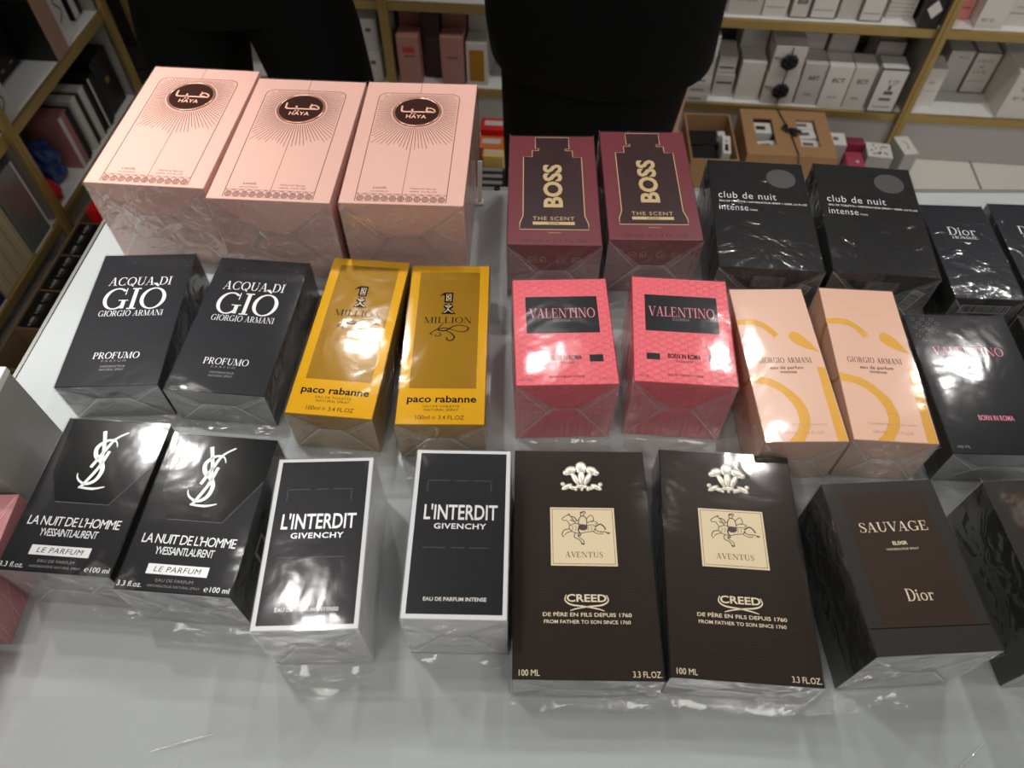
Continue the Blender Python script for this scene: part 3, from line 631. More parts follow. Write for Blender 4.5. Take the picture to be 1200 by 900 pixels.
BOXES = [
 ('gio', -.3056, .3988, 2.23, 'black box with large silver serif lettering, left one, beside the bare white counter edge', 'black boxes with large silver serif lettering'),
 ('gio', -.2151, .3931, -4.88, 'black box with large silver serif lettering, right one, next to a gold box', 'black boxes with large silver serif lettering'),
 ('mil', -.1249, .3793, -5.15, 'tilted gold foil box with black numeral and swirls, next to a black box', 'gold foil boxes'),
 ('mil', -.0514, .3728, -.09, 'straight gold foil box with black numeral, beside the open strip of counter', 'gold foil boxes'),
 ('don', .0376, .3627, 1.63, 'coral red box with black name panel, left one, near the gold boxes', 'coral red boxes with a black panel'),
 ('don', .1258, .3639, -4.06, 'coral red box with black name panel, right one, touching the nude box', 'coral red boxes with a black panel'),
 ('si', .2043, .3497, .81, 'nude pink box with gold curves, left one, right beside the coral red box', 'nude boxes with gold curves'),
 ('si', .2717, .3499, -3.53, 'nude pink box with gold curves, right one, beside a dark box with pink letters', 'nude boxes with gold curves'),
 ('uom', .3531, .3400, -1.32, 'graphite box with pink serif name, whole front in view beside the nude box', 'graphite boxes with pink lettering'),
 ('uom', .4450, .3380, -1.3, 'graphite box cut off by the right edge, behind the cut-off dark brown box', 'graphite boxes with pink lettering'),
 ('sau', .2374, .1826, 3.11, 'dark brown box with cream serif lettering and black sides, fully in view', 'dark brown boxes with cream lettering'),
 ('sau', .3420, .1850, 3.3, 'dark brown box with cream lettering, cut off at the front right', 'dark brown boxes with cream lettering'),
 ('cre', .0468, .1998, -.53, 'espresso brown box with silver crest and cream label, left one beside the white-edged box', 'espresso boxes with a crest and cream label'),
 ('cre', .1446, .1988, -3.80, 'espresso brown box with silver crest and cream label, right one, glare behind its crest', 'espresso boxes with a crest and cream label'),
 ('int', -.1207, .1981, 1.81, 'white-edged slate box, left one, nearest to the viewer, shadow on its right', 'slate boxes with a white edge'),
 ('int', -.0325, .2047, -.81, 'white-edged slate box, right one, beside the espresso brown box', 'slate boxes with a white edge'),
 ('ysl', -.2783, .2344, -3.99, 'glossy black box with silver monogram, left one, against the grey box', 'black boxes with a silver monogram'),
 ('ysl', -.2015, .2222, -4.25, 'glossy black box with silver monogram, right one, beside the white-edged slate box', 'black boxes with a silver monogram'),
 ('bos', .0352, .5308, -.54, 'burgundy box with gold bottle outline, left one, beside the bare strip of counter', 'burgundy boxes with a gold outline'),
 ('bos', .1193, .5377, -.38, 'burgundy box with gold bottle outline, right one, close to the black boxes with grey discs', 'burgundy boxes with a gold outline'),
 ('clu', .2166, .5084, -4.42, 'black box with grey disc and thin silver text, left one near the burgundy boxes', 'black boxes with a grey disc'),
 ('clu', .3110, .5029, -6.10, 'black box with grey disc and thin silver text, right one with slanted barcode sticker', 'black boxes with a grey disc'),
 ('hom', .3890, .4736, -2.41, 'midnight blue-black box with silver name, fully in view beside the grey-disc box', 'midnight boxes with silver lettering'),
 ('hom', .4510, .4752, -2.41, 'midnight blue-black box cut off by the right edge of the picture', 'midnight boxes with silver lettering'),
 ('hay', -.2992, .5844, -4.27, 'large blush pink box with sunburst medallion, leftmost of the three', 'large blush pink sunburst boxes'),
 ('hay', -.1944, .5662, -3.36, 'large blush pink box with sunburst medallion, middle of the three', 'large blush pink sunburst boxes'),
 ('hay', -.0879, .5624, -1.97, 'large blush pink box with sunburst medallion, rightmost, glare on its lower right corner', 'large blush pink sunburst boxes'),
]
proto = {}
for k, x, y, a, label, grp in BOXES:
    if k not in proto: o = proto[k] = make_box(k)
    else: o = copy_tree(proto[k])
    o.location = (x, y, .0002); o.rotation_euler.z = R(a)
    tag(o, label, 'perfume box', grp)

# boxes at the left end of the counter, partly in the frame
g = empty('gift_box', (-.3715, .271, .0002), R(0)); mb = MB()
gm = mat('grey_box_board', (150,148,143), .35, coat=.6, coat_rough=.15); gw = mat('grey_box_lid_white', (222,222,218), .4)
mb.box(-.037, .037, -.031, .031, 0, .094, gm, .0006); mb.build('body', g)
mb = MB(); mb.box(-.0375, .0375, -.0315, .0315, .0945, .100, gw, .0005); mb.build('lid', g)
tag(g, 'tall plain grey box with a white lid behind the left black monogram box', 'gift box')
pm = mat('dusty_pink_board', (186,124,128), .32, coat=.5, coat_rough=.1); pl = mat('pale_pink_line', (222,176,176), .3)
for (x, y, w, l, h, a, lb) in [(-.3675, .192, .084, .082, .050, 1, 'dusty pink line-patterned box directly in front of the grey box'), (-.3715, .098, .084, .096, .042, -1, 'dusty pink line-patterned box at the left edge, nearest to the viewer')]:
    g = empty('gift_box', (x, y, .0002), R(a))
    mb = MB(); mb.box(-w/2, w/2, -l/2, l/2, 0, h*.6, pm, .0006)
    for i in range(8):
        p = -l/2+.003+(l-.030)*i/7; mb.ribbon([(p, .002), (p+(.022 if i % 2 else .006), h*.58)], .0005, 0, pl, sm=1, fn=lambda v: (w/2+.0002, v[0], v[1]))
    mb.build('body', g)
    mb = MB(); mb.box(-w/2-.0008, w/2+.0008, -l/2-.0008, l/2+.0008, h*.61, h, pm, .0006)
    for i in range(6): mb.ribbon([(-w/2+.012*i, -l/2), (min(w/2, -w/2+.016*i+.02), l/2)], .0005, h+.0002, pl, sm=1)
    mb.build('lid', g)
    tag(g, lb, 'gift box', 'dusty pink boxes at the left end of the counter')

# ------------------------------------------------------------------ counter
white_top = mat('counter_white', (164,169,169), .45, coat=1, coat_rough=.02, bump=(5,.06,.0008), vary=(9,.05))
ctr = empty('display_counter', (0,0,0))
mb = MB()
# top sheet with rounded corner at the back notch
def slab(poly, z0, z1, mt, bev=.0015):
    bm = bmesh.new(); vs = [bm.verts.new((p[0], p[1], z0)) for p in poly]; f = bm.faces.new(vs)
    r = bmesh.ops.extrude_face_region(bm, geom=[f]); 
    for v in r['geom']:
        if isinstance(v, bmesh.types.BMVert): v.co.z = z1
    bmesh.ops.recalc_face_normals(bm, faces=bm.faces)
    if bev: bmesh.ops.bevel(bm, geom=[e for e in bm.edges if abs(e.verts[0].co.z-e.verts[1].co.z) < 1e-6 and e.verts[0].co.z > (z0+z1)/2], offset=bev, segments=2, affect='EDGES')
    bm.verts.index_update(); o = ([v.co[:] for v in bm.verts], [[v.index for v in f.verts] for f in bm.faces]); bm.free(); return o
XL = lambda y: -.3925-(.554-y)*.0746                        # slightly skew left edge
prof = [(XL(-.22), -.22), (.95, -.22), (.95, .603), (XL(.603)+.02, .603), (XL(.603)+.006, .599), (XL(.603), .59)]
v, f = slab(prof, -.022, 0, white_top); mb.add(v, f, white_top); mb.build('worktop', ctr)
mb = MB(); steel = mat('brushed_steel', (150,150,146), .3, .8)
mb.add(*slab([(XL(-.22)-.0055, -.22), (XL(-.22)-.001, -.22), (XL(.603)-.001, .604), (.95, .604), (.95, .612), (XL(.603)-.0055, .612)], -.03, -.003, steel, .001), steel)
o = mb.build('metal_edge', ctr)
mb = MB(); mb.add(*slab([(XL(-.22)+.01, -.2), (.93, -.2), (.93, .58), (XL(.603)+.012, .58)], -.86, -.0225, gw, 0), mat('counter_cabinet_white', (205,203,198), .4)); mb.build('cabinet', ctr)
mb = MB(); mb.add(*slab([(XL(-.22)+.05, -.16), (.89, -.16), (.89, .53), (XL(.603)+.05, .53)], -.949, -.861, gw, 0), mat('counter_kick', (40,38,36), .5)); mb.build('plinth', ctr)
for x in (-.016, .40):
    mb = MB(); mb.lathe([(.0001,-.0022),(.003,-.0024),(.0034,-.003)], CM['black_side'], x, .608, 12); mb.build('screw', ctr)
tag(ctr, 'white glossy shop counter carrying the rows of perfume boxes', 'counter')
o = empty('price_tag_clip', (-.036, .582, .0003)); mb = MB()
for dx, lean, w_, h_ in ((-.002,-.006,.0035,.044),(.003,.002,.0045,.047)):
    mb.add([(dx-w_/2,0,0),(dx+w_/2,0,0),(dx+lean+w_/2,.004,h_),(dx+lean-w_/2,.004,h_),(dx-w_/2,.0008,0),(dx+w_/2,.0008,0),(dx+lean+w_/2,.0048,h_),(dx+lean-w_/2,.0048,h_)],
           [[0,1,2,3],[5,4,7,6],[1,5,6,2],[4,0,3,7],[3,2,6,7]], M['white_ink'])
mb.build('blades', o); mb = MB(); mb.box(-.006,.007,-.003,.005,0,.002, M['white_ink'], .0004); mb.build('foot', o)
tag(o, 'small white two-pronged plastic clip standing between the blush and burgundy boxes', 'clip')
# clear plastic sheet lying over the near part of the counter
sheet_m = film('clear_plastic_sheet', 1.42, .05, .015, 8, .0007, fine=.00003)
mb = MB(); n1, n2 = 60, 24; vs = []; fs = []
rr = random.Random(5)
for j in range(n2+1):
    for i in range(n1+1):
        x = -.36+1.2*i/n1; y = -.18+.30*j/n2
        z = .0009+.0002*abs(sin(i*.45+sin(j*.5)*1.5))*abs(sin(j*.6+i*.12))
        vs.append((x, y, z))
for j in range(n2):
    for i in range(n1): k = j*(n1+1)+i; fs.append([k, k+1, k+n1+2, k+n1+1])
mb.add(vs, fs, sheet_m, True)
for pts, w_ in [([(-.352,-.020),(-.325,-.028),(-.300,-.036),(-.28,-.034)],.0009),([(-.197,.084),(-.203,.062),(-.214,.046)],.0006),([(-.18,.098),(-.196,.094),(-.216,.088)],.0012),([(.03,.02),(.075,.045),(.118,.062)],.0006),
                ([(.235,.062),(.262,.078),(.288,.096)],.0009),([(.30,.10),(.345,.088),(.40,.095)],.0006),([(-.05,.03),(-.03,.012),(.0,.004)],.0004),([(.10,-.03),(.14,-.024),(.19,-.034)],.0004),([(-.12,.0),(-.10,-.02),(-.105,-.045)],.0003),([(-.26,.06),(-.255,.03),(-.262,.005)],.0004)]:
    mb.ribbon(pts, [w_*.3]+[w_]*(len(pts)-2)+[w_*.2], .0019, M['film_seam'], sm=6)
o = mb.build('plastic_sheet'); tag(o, 'clear creased plastic sheet lying on the near part of the white counter', 'plastic sheet')

# ------------------------------------------------------------------ room
def tiles(name, c, joint, size, rough, rot, off=(0,0)):
    m = bpy.data.materials.new(name); m.use_nodes = True; nt = m.node_tree; N = nt.nodes; b = N['Principled BSDF']
    tc = N.new('ShaderNodeTexCoord'); mp = N.new('ShaderNodeMapping'); mp.inputs['Rotation'].default_value = (0,0,rot); mp.inputs['Location'].default_value = (off[0], off[1], 0)
    br = N.new('ShaderNodeTexBrick'); br.offset = 0; br.inputs['Scale'].default_value = 1; br.inputs['Brick Width'].default_value = size; br.inputs['Row Height'].default_value = size
    br.inputs['Mortar Size'].default_value = .0035; br.inputs['Color1'].default_value = lin(c); br.inputs['Color2'].default_value = lin(tuple(v-4 for v in c)); br.inputs['Mortar'].default_value = lin(joint)
    nt.links.new(tc.outputs['Object'], mp.inputs['Vector']); nt.links.new(mp.outputs[0], br.inputs['Vector']); nt.links.new(br.outputs['Color'], b.inputs['Base Color'])
    b.inputs['Roughness'].default_value = rough; return m
FL = -.95
def plate(name, x0, x1, y0, y1, z0, z1, mt):
    mb = MB(); mb.box(x0, x1, y0, y1, z0, z1, mt); o = mb.build(name); o['kind'] = 'structure'; return o
ang = R(-5.1)
plate('floor', -3.2, 3.6, -2.6, 3.2, FL-.05, FL, tiles('floor_tiles', (226,222,212), (120,116,108), .6, .25, -ang, (.0, .17)))
plate('ceiling', -3.2, 3.6, -2.6, 3.2, 1.80, 1.86, mat('ceiling_dark', (24,23,22), .8))
U0 = Vector((1.15, 1.90, FL))
wl = MB(); wl.box(-3.9, 2.4, .37, .43, 0, 2.74, mat('wall_paint', (150,146,140), .7)); o = wl.build('wall_back', loc=U0, rot=ang); o['kind'] = 'structure'
P0 = Vector((-1.09, 2.02, FL)); lang = R(-94.4)
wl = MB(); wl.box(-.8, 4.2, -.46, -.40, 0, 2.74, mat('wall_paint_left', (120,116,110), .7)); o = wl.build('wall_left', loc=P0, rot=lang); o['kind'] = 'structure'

# ------------------------------------------------------------------ shelving
gold = mat('brushed_gold_metal', (176,150,92), .36, .6, bump=(60,.3,.0006,(1,1,8))); shelf_w = mat('shelf_white', (232,231,228), .35); back_p = mat('shelf_back_grey', (158,153,148), .5)
def shelving(loc, rot, u0, u1, posts, depth, levels, sgn, label, plinth=True):
    """local x runs along the front edge; sgn=+1 the unit reaches back along +y, -1 along -y"""
    root = empty('shelving_unit', loc, rot)
    Y = lambda a, b: (min(sgn*a, sgn*b), max(sgn*a, sgn*b))
    for z in levels:
        mb = MB(); y0, y1 = Y(.012, depth); mb.box(u0, u1, y0, y1, z-FL-.016, z-FL, shelf_w, .001); s_ = mb.build('shelf', root)
        mb = MB(); y0, y1 = Y(0, .0115); mb.box(u0, u1, y0, y1, z-FL-.024, z-FL-.001, gold, .0008); mb.build('gold_edge', s_)
    for u in posts:
        mb = MB(); y0, y1 = Y(-.014, -.0005); mb.box(u-.013, u+.013, y0, y1, 0.002, 1.7, gold, .001)
        mb.box(u-.003, u+.003, *Y(-.016, -.0141), 0.002, 1.7, gold); mb.build('post', root)
        if posts[0] < u < posts[-1] or True:
            mb = MB(); y0, y1 = Y(.013, depth)
            lv = sorted(levels)
            for za, zb in zip([FL+.002]+lv, [l-.017 for l in lv]+[.7]):
                mb.box(u-.005, u+.005, y0, y1, za-FL+.001, zb-FL-.001, back_p)
            mb.build('divider_panel', root)
    mb = MB(); y0, y1 = Y(depth+.001, depth+.012); mb.box(u0, u1, y0, y1, .002, 1.7, back_p); mb.build('back_panel', root)
    if plinth:
        mb = MB(); y0, y1 = Y(.004, .02); mb.box(u0, u1, y0, y1, .002, min(levels)-FL-.026, mat('plinth_grey', (172,168,164), .45)); mb.build('plinth', root)
    tag(root, label, 'shelving unit'); return root
shelving(U0, ang, -2.24, 1.6, [-2.235, -1.51, -.785, -.037, .70, 1.43], .34, [-.80, -.55, -.28, .0, .3], 1, 'white shelving with gold posts and edges along the back wall', True)
shelving(P0, lang, .02, 1.9, [.04, .573, 1.15, 1.85], .32, [-.80, -.55, -.28, .0, .3], -1, 'white shelving with gold edges along the left wall', False)

def U(u, v, z): q = U0+Vector((cos(ang)*u-sin(ang)*v, sin(ang)*u+cos(ang)*v, 0)); return (q.x, q.y, z)
def Lp(s, t, z): q = P0+Vector((cos(lang)*s+sin(lang)*t, sin(lang)*s-cos(lang)*t, 0)); return (q.x, q.y, z)
wbox = [mat('white_box_a', (214,209,202), .4), mat('white_box_b', (200,195,190), .4), mat('white_box_c', (224,220,214), .4)]
ink_g = mat('grey_print', (90,88,86), .5)
def goods(name, cat, u0, u1, v, z, h, d, mt, label, grp=None, prints=(), tilt=0, where=U, edge=None, base=0):
    w = u1-u0; q = where((u0+u1)/2, v+d/2, z+.0005)
    o = empty(name, q, (base or ang)+R(tilt)); mb = MB(); w -= .002
    mb.box(-w/2, w/2, -d/2, d/2, 0, h, mt, .0008, seg=1)
    y = -d/2-.0004; F = lambda p: (p[0], y, p[1])
    for p in prints:
        if p[0] == 't' and p[1] not in ('ECT','ART','8x8'): scribble(mb, p[2]*w, p[3]*w, p[4]*h, p[5], 0, p[6] if len(p) > 6 else ink_g, len(label)+int(p[4]*100), fn=F)
        elif p[0] == 't': T(mb, p[1], p[2]*w, p[3]*w, 0, p[5], 0, p[6] if len(p) > 6 else ink_g, bold=.02, fn=lambda v_, yy=p[4]*h: (v_[0], y, v_[1]+yy))
        elif p[0] == 'r': mb.poly([(p[1]*w,p[3]*h),(p[2]*w,p[3]*h),(p[2]*w,p[4]*h),(p[1]*w,p[4]*h)], 0, p[5], fn=F)
        elif p[0] == 'd': mb.poly([(.02*w,.17*h),(.40*w,.33*h),(-.02*w,.49*h),(-.40*w,.33*h)], 0, p[1], fn=F)
        elif p[0] == 'dots':
            for i in range(9):
                for j in range(14): mb.poly([(-.44*w+i*.1*w,.04*h+j*.066*h),(-.41*w+i*.1*w,.04*h+j*.066*h),(-.41*w+i*.1*w,.07*h+j*.066*h),(-.44*w+i*.1*w,.07*h+j*.066*h)], 0, p[1], fn=F)
    if edge:
        e = .0016
        for a_, b_ in (((-w/2+e,.001),(-w/2+e,h)),((w/2-e,.001),(w/2-e,h)),((-w/2,h-e),(w/2,h-e)),((-w/2,e),(w/2,e))): mb.ribbon([a_, b_], e*2, 0, edge, sm=1, fn=F)
        for sx in (-1, 1): mb.ribbon([(sx*(w/2-e),-d/2),(sx*(w/2-e),d/2)], e*2, h+.0004, edge, sm=1)
        mb.ribbon([(-w/2,-d/2+e),(w/2,-d/2+e)], e*2, h+.0004, edge, sm=1); mb.ribbon([(-w/2,d/2-e),(w/2,d/2-e)], e*2, h+.0004, edge, sm=1)
        mb.ribbon([(-d/2,.001),(-d/2,h)], e*2, 0, edge, sm=1, fn=lambda p: (-w/2-.0004, p[0]+e, p[1]))
    mb.build('carton', o); tag(o, label, cat, grp); return o
WG = 'white boxes along the upper back shelf'; MG = 'white boxes along the middle back shelf'
up = -.55
dk = mat('ink_dark', (40,38,40), .5)
goods('perfume_box','perfume box',-.593,-.503,.024,up,.15,.08,wbox[1],'pale grey box on the upper back shelf, closest to the person in skirt',WG,[('t','PARFUM',-.3,.3,.25,.008)])
goods('perfume_box','perfume box',-.502,-.438,.022,up,.15,.08,wbox[2],'plain white box on the upper back shelf with one thin line of print',WG,[('r',-.4,.35,.17,.18,ink_g)])
goods('perfume_box','perfume box',-.432,-.381,.022,up,.15,.07,wbox[0],'narrow white box on the upper back shelf with a small dark ring emblem',WG,[('t','8x8',-.25,.3,.25,.014,dk)],edge=ink_g)
goods('perfume_box','perfume box',-.379,-.310,.024,up,.16,.08,wbox[2],'white box on the upper back shelf right after the narrow ring emblem one',WG,[('r',-.4,.35,.14,.15,ink_g)],edge=ink_g)
goods('perfume_box','perfume box',-.306,-.254,.028,up,.15,.07,wbox[1],'unprinted greyish box on the upper back shelf left of the dark-outlined one',WG)
goods('perfume_box','perfume box',-.253,-.192,.022,up,.16,.08,wbox[2],'dark-outlined white box on the upper back shelf beside the dotted one',WG,[('r',-.38,.38,.13,.14,ink_g)],edge=ink_g)
goods('perfume_box','perfume box',-.178,-.108,.044,up,.16,.09,wbox[0],'white box covered with a dotted pattern on the upper back shelf',WG,[('dots',ink_g)])
goods('perfume_box','perfume box',-.104,-.054,.003,up,.15,.14,mat('black_gift_board', (14,13,15), .3),'black box with a white diamond label on the upper back shelf beside the gold post',WG,[('d',wbox[2])])
goods('perfume_box','perfume box',.000,.040,.056,up,.15,.08,mat('salmon_board', (225,140,128), .4),'salmon pink box on the upper back shelf just right of the gold post',WG,[('r',-.35,.35,.2,.22,mat('red_line', (190,60,50), .5)),('r',-.35,.35,.5,.52,M['pink_ink'])])
goods('perfume_box','perfume box',.042,.112,.016,up,.16,.10,wbox[2],'large white box with bold dark letters on the upper right back shelf',WG,[('t','FOR',-.2,.3,.62,.012,dk),('t','HER',-.2,.3,.50,.012,dk),('t','PARFUM',-.36,.1,.12,.008,dk)])
goods('perfume_box','perfume box',.116,.210,.038,up,.16,.10,wbox[0],'white box at the far right end of the upper back shelf',WG,[('r',-.3,.4,.3,.31,ink_g),('r',-.4,.4,.2,.21,ink_g)])
md_ = -.80
for i in range(7):
    goods('leaflet_box','flat box',-.664+.004*(i % 2),-.592,.004,md_+i*.0285,.0275,.12,wbox[i % 3],['bottom','second','third','fourth','fifth','sixth','topmost'][i]+' flat white box from below in the pile beside the person in the skirt','flat white boxes piled on the middle shelf',[('r',-.3,.25,.3,.45,ink_g)])
goods('perfume_box','perfume box',-.580,-.522,.036,md_,.07,.1,wbox[1],'low greyish box in the dim gap right of the pile of flat boxes',MG,[('r',-.4,.4,.6,.68,dk)])
goods('perfume_box','perfume box',-.578,-.526,.04,md_+.072,.05,.09,wbox[0],'small greyish box stacked upon the low one in the dim gap',MG,[('r',-.4,.4,.3,.4,dk)])
goods('perfume_box','perfume box',-.515,-.446,.026,md_,.118,.075,wbox[2],'plain white box standing just left of the two black rosettes',MG)
goods('perfume_box','perfume box',-.517,-.442,.110,md_,.20,.09,wbox[0],'taller white box behind the plain one left of the rosettes',MG)
ros = mat('rosette_black', (6,6,7), .5)
def rosette_box(u0, u1, v, z, h, d, lb, lb2):
    o = goods('ribboned_box', 'gift box', u0, u1, v, z, h, d, wbox[0], lb, 'white boxes tied with black rosettes')
    mb = MB(); w = u1-u0
    mb.tube([(.004,-d/2-.002,h),( .002,-d/2-.002,h*.5),(.004,-d/2-.002,.002)], .0014, ros, 6); mb.tube([(-w/2,-d/2-.002,h*.62),(0,-d/2-.003,h*.55)], .0012, ros, 6)
    b = MB(); cz = h*.52
    for i in range(12):
        a = 2*pi*i/12; c_ = Vector((.002+.015*cos(a), -d/2-.008-.002*(i % 2), cz+.015*sin(a)))
        bm = bmesh.new(); bmesh.ops.create_icosphere(bm, subdivisions=2, radius=1)
        b.add([(c_.x+p.co.x*.009, c_.y+p.co.y*.005, c_.z+p.co.z*.009) for p in bm.verts], [[p.index for p in f_.verts] for f_ in bm.faces], ros, True); bm.free()
    bm = bmesh.new(); bmesh.ops.create_icosphere(bm, subdivisions=2, radius=1)
    b.add([(.002+p.co.x*.016, -d/2-.008+p.co.y*.007, cz+p.co.z*.016) for p in bm.verts], [[p.index for p in f_.verts] for f_ in bm.faces], ros, True); bm.free()
    b.tube([(.004,-d/2-.002,h-.001),(.002,-d/2-.003,h*.5),(.004,-d/2-.002,.002)], .0014, ros, 6); b.tube([(-w/2+.004,-d/2-.002,h*.62),(0,-d/2-.004,h*.55)], .0012, ros, 6)
    tag(b.build('rosette', o), 'black ribbon rosette with string')
rosette_box(-.442,-.350,.016,md_,.088,.10,'lower white box tied with a black rosette on the middle back shelf',0)
rosette_box(-.440,-.352,.016,md_+.0895,.085,.10,'upper white box tied with a black rosette, stacked on the other one',0)
for i, (a_, b_, v_, lb, pr) in enumerate([(-.346,-.282,.018,'white box with small dark letters, directly right of the rosettes','ART'),(-.281,-.212,.012,'middle white box of three lettered ones between rosettes and outlined box','ECT'),(-.211,-.149,.012,'white lettered box directly left of the black-outlined box','ECT')]):
    goods('perfume_box','perfume box',a_,b_,v_,md_,.128,.07,wbox[(i+1) % 3],lb,MG,[('t',pr,-.22,.28,.62,.012,dk),('t','PARFUM',-.2,.22,.24,.006,dk)])
for i, (a_, b_) in enumerate([(-.355,-.285),(-.275,-.20)]):
    goods('perfume_box','perfume box',a_,b_,.10,md_,.17,.08,wbox[1],['tall grey-white box behind the lettered ones, nearer the rosettes','tall grey-white box behind the lettered ones, nearer the outlined box'][i],MG)
goods('perfume_box','perfume box',-.144,-.066,.004,md_,.132,.07,wbox[2],'black-outlined white box with a dress sketch beside the gold post',MG,[('t','Robe',-.1,.3,.66,.013,dk),('r',-.03,.07,.52,.64,ink_g),('r',-.12,.2,.42,.5,ink_g),('r',-.2,.22,.28,.34,ink_g),('r',-.3,.3,.12,.14,ink_g)],edge=dk)
goods('perfume_box','perfume box',-.146,-.064,.10,md_,.16,.08,wbox[1],'second black-outlined box behind the one with a dress sketch',MG,edge=dk)
goods('perfume_box','perfume box',-.006,.054,.048,md_,.115,.07,wbox[2],'white box leaning close behind the gold post on the middle right shelf',MG,[('t','EAU',-.1,.2,.6,.008),('r',-.2,.3,.4,.41,ink_g)],tilt=-2)
goods('perfume_box','perfume box',.075,.141,.127,md_,.125,.08,wbox[1],'shaded white box set back, left of the finely printed one',MG,[('t','Natural',-.1,.4,.82,.008)])
goods('perfume_box','perfume box',.144,.217,.126,md_,.126,.08,wbox[0],'shaded white box set back with five short lines of print',MG,[('t','SCENT',-.3,.25,.76,.009,dk),('t','OF',-.14,.1,.62,.009,dk),('t','THE ISLE',-.3,.25,.5,.009,dk),('r',-.35,.3,.3,.31,ink_g)],edge=ink_g)
goods('perfume_box','perfume box',.219,.315,.008,md_,.14,.24,wbox[0],'deep white box at the right end of the middle back shelf',MG,[('t','CLEAN',-.2,.3,.6,.012,dk),('t','Parfum',-.3,.2,.42,.010,dk)])
# between the two people
dp = mat('dusty_rose_box', (188,132,122), .4); dp2 = mat('brown_rose_box', (150,98,86), .45); wn = mat('wine_box', (52,18,24), .35); rd = mat('red_label', (205,60,60), .5); yl = mat('amber_panel', (176,120,30), .4)
BG = 'boxes seen between the two people'
goods('perfume_box','perfume box',-1.489,-1.425,.003,md_,.151,.06,dp,'rose box with a red label between the two people, next to the gold post',BG,[('r',-.25,.3,.68,.8,rd),('r',-.2,.3,.6,.63,ink_g)])
goods('perfume_box','perfume box',-1.489,-1.425,.07,md_,.215,.06,dp2,'taller brown box behind the rose box with a red label',BG)
goods('perfume_box','perfume box',-1.424,-1.369,.05,md_,.195,.06,wn,'dark wine box between the two rose boxes',BG,[('t','NOIR',-.25,.25,.6,.009,M['faint_brown'])])
goods('perfume_box','perfume box',-1.366,-1.299,.012,md_,.151,.05,dp,'rose box with a small brown print between the two people, next to the amber one',BG,[('r',-.25,.25,.58,.61,ink_g)])
goods('perfume_box','perfume box',-1.366,-1.299,.07,md_,.215,.06,dp2,'brown box behind the rose box beside the amber one',BG)
goods('perfume_box','perfume box',-1.295,-1.233,.024,md_,.130,.06,wbox[0],'white-framed amber box beside the person in the skirt',BG,[('r',-.36,.36,.1,.84,yl)])
goods('perfume_box','perfume box',-1.295,-1.225,.10,md_,.19,.06,wbox[1],'grey-white box behind the white-framed amber one',BG)
goods('perfume_box','perfume box',-1.620,-1.540,.010,md_,.096,.09,wbox[0],'lower white box stacked left of the gold post between the people',BG,[('r',.1,.3,.6,.72,ink_g)])
goods('perfume_box','perfume box',-1.622,-1.542,.012,md_+.0975,.094,.09,wbox[1],'upper white box stacked left of the gold post between the people',BG,[('r',.1,.3,.6,.72,ink_g)])

# ------------------------------------------------------------------ things on the floor before the back shelving
card = mat('cardboard', (172,132,90), .8, vary=(30,.12)); card_d = mat('cardboard_inside', (120,82,48), .85); blk = mat('black_lining', (16,15,16), .6)
def frame_carton(cx, cy, w, d, h, a, holes, lb):
    o = empty('cardboard_carton', (cx, cy, FL+.0005), R(a)); mb = MB(); t = .004
    for x0, x1, y0, y1, z0, z1 in ((-w/2,w/2,-d/2,-d/2+t,0,h),(-w/2,w/2,d/2-t,d/2,0,h),(-w/2,-w/2+t,-d/2+t,d/2-t,0,h),(w/2-t,w/2,-d/2+t,d/2-t,0,h),(-w/2+t,w/2-t,-d/2+t,d/2-t,0,t)):
        mb.box(x0, x1, y0, y1, z0, z1, card)
    mb.build('body', o)
    if holes:
        mb = MB(); xs = [-w/2]; 
        for hx0, hx1 in holes: xs += [hx0, hx1]
        xs.append(w/2); hy0, hy1 = -d*.28, d*.30
        for i in range(0, len(xs), 2): mb.box(xs[i], xs[i+1], -d/2, d/2, h+.0005, h+.005, card)
        for hx0, hx1 in holes:
            mb.box(hx0, hx1, -d/2, hy0, h+.0005, h+.005, card); mb.box(hx0, hx1, hy1, d/2, h+.0005, h+.005, card)
        mb.build('window_lid', o)
    tag(o, lb, 'carton'); return o
W0 = Vector((.745, 1.745, 0))
frame_carton(.735, 1.745, .232, .20, .195, -4, [(-.085,-.035),(.030,.080)], 'brown cardboard carton with two cut-out windows below the shelves')
for i, (x, y, w, d, h, a) in enumerate([(.674,1.778,.052,.046,.186,-4),(.676,1.712,.054,.034,.180,4),(.788,1.790,.056,.034,.186,-4),(.786,1.750,.056,.036,.187,2),(.789,1.710,.056,.034,.184,-6)]):
    o = empty('perfume_box', (x, y, FL+.006), R(a)); mb = MB(); mb.box(-w/2, w/2, -d/2, d/2, 0, h, wbox[2], .0008); mb.poly([(-w*.3,-d*.2),(w*.2,-d*.2),(w*.2,d*.15),(-w*.3,d*.15)], h+.0004, ink_g if i != 0 else dk)
    mb.build('carton', o)
    tag(o, ['white box seen upright through the left window of the cardboard carton','white box tipped at the near end of the carton left window','rearmost white box in the right window of the carton','middle white box in the right window of the carton','nearest white box in the right window of the carton'][i], 'perfume box', 'white boxes inside the windowed carton')
mb = MB(); mb.tube([(.728,1.848,FL+.2035),(.735,1.79,FL+.2035),(.742,1.74,FL+.204),(.744,1.645,FL+.2035),(.744,1.634,FL+.19),(.744,1.634,FL+.05)], .0018, ros, 6)
for dx, dy, rx, ry, a in ((-.012,.012,.014,.006,.8),(.014,-.004,.018,.006,-.5),(.006,-.018,.014,.006,-.9),(-.008,-.004,.008,.006,.2)):
    mb.blob(.742+dx, 1.752+dy, FL+.2065, rx, ry, .004, a, ros)
tag(mb.build('tied_cord'), 'black cord knotted in a bow across the windowed cardboard carton', 'cord')
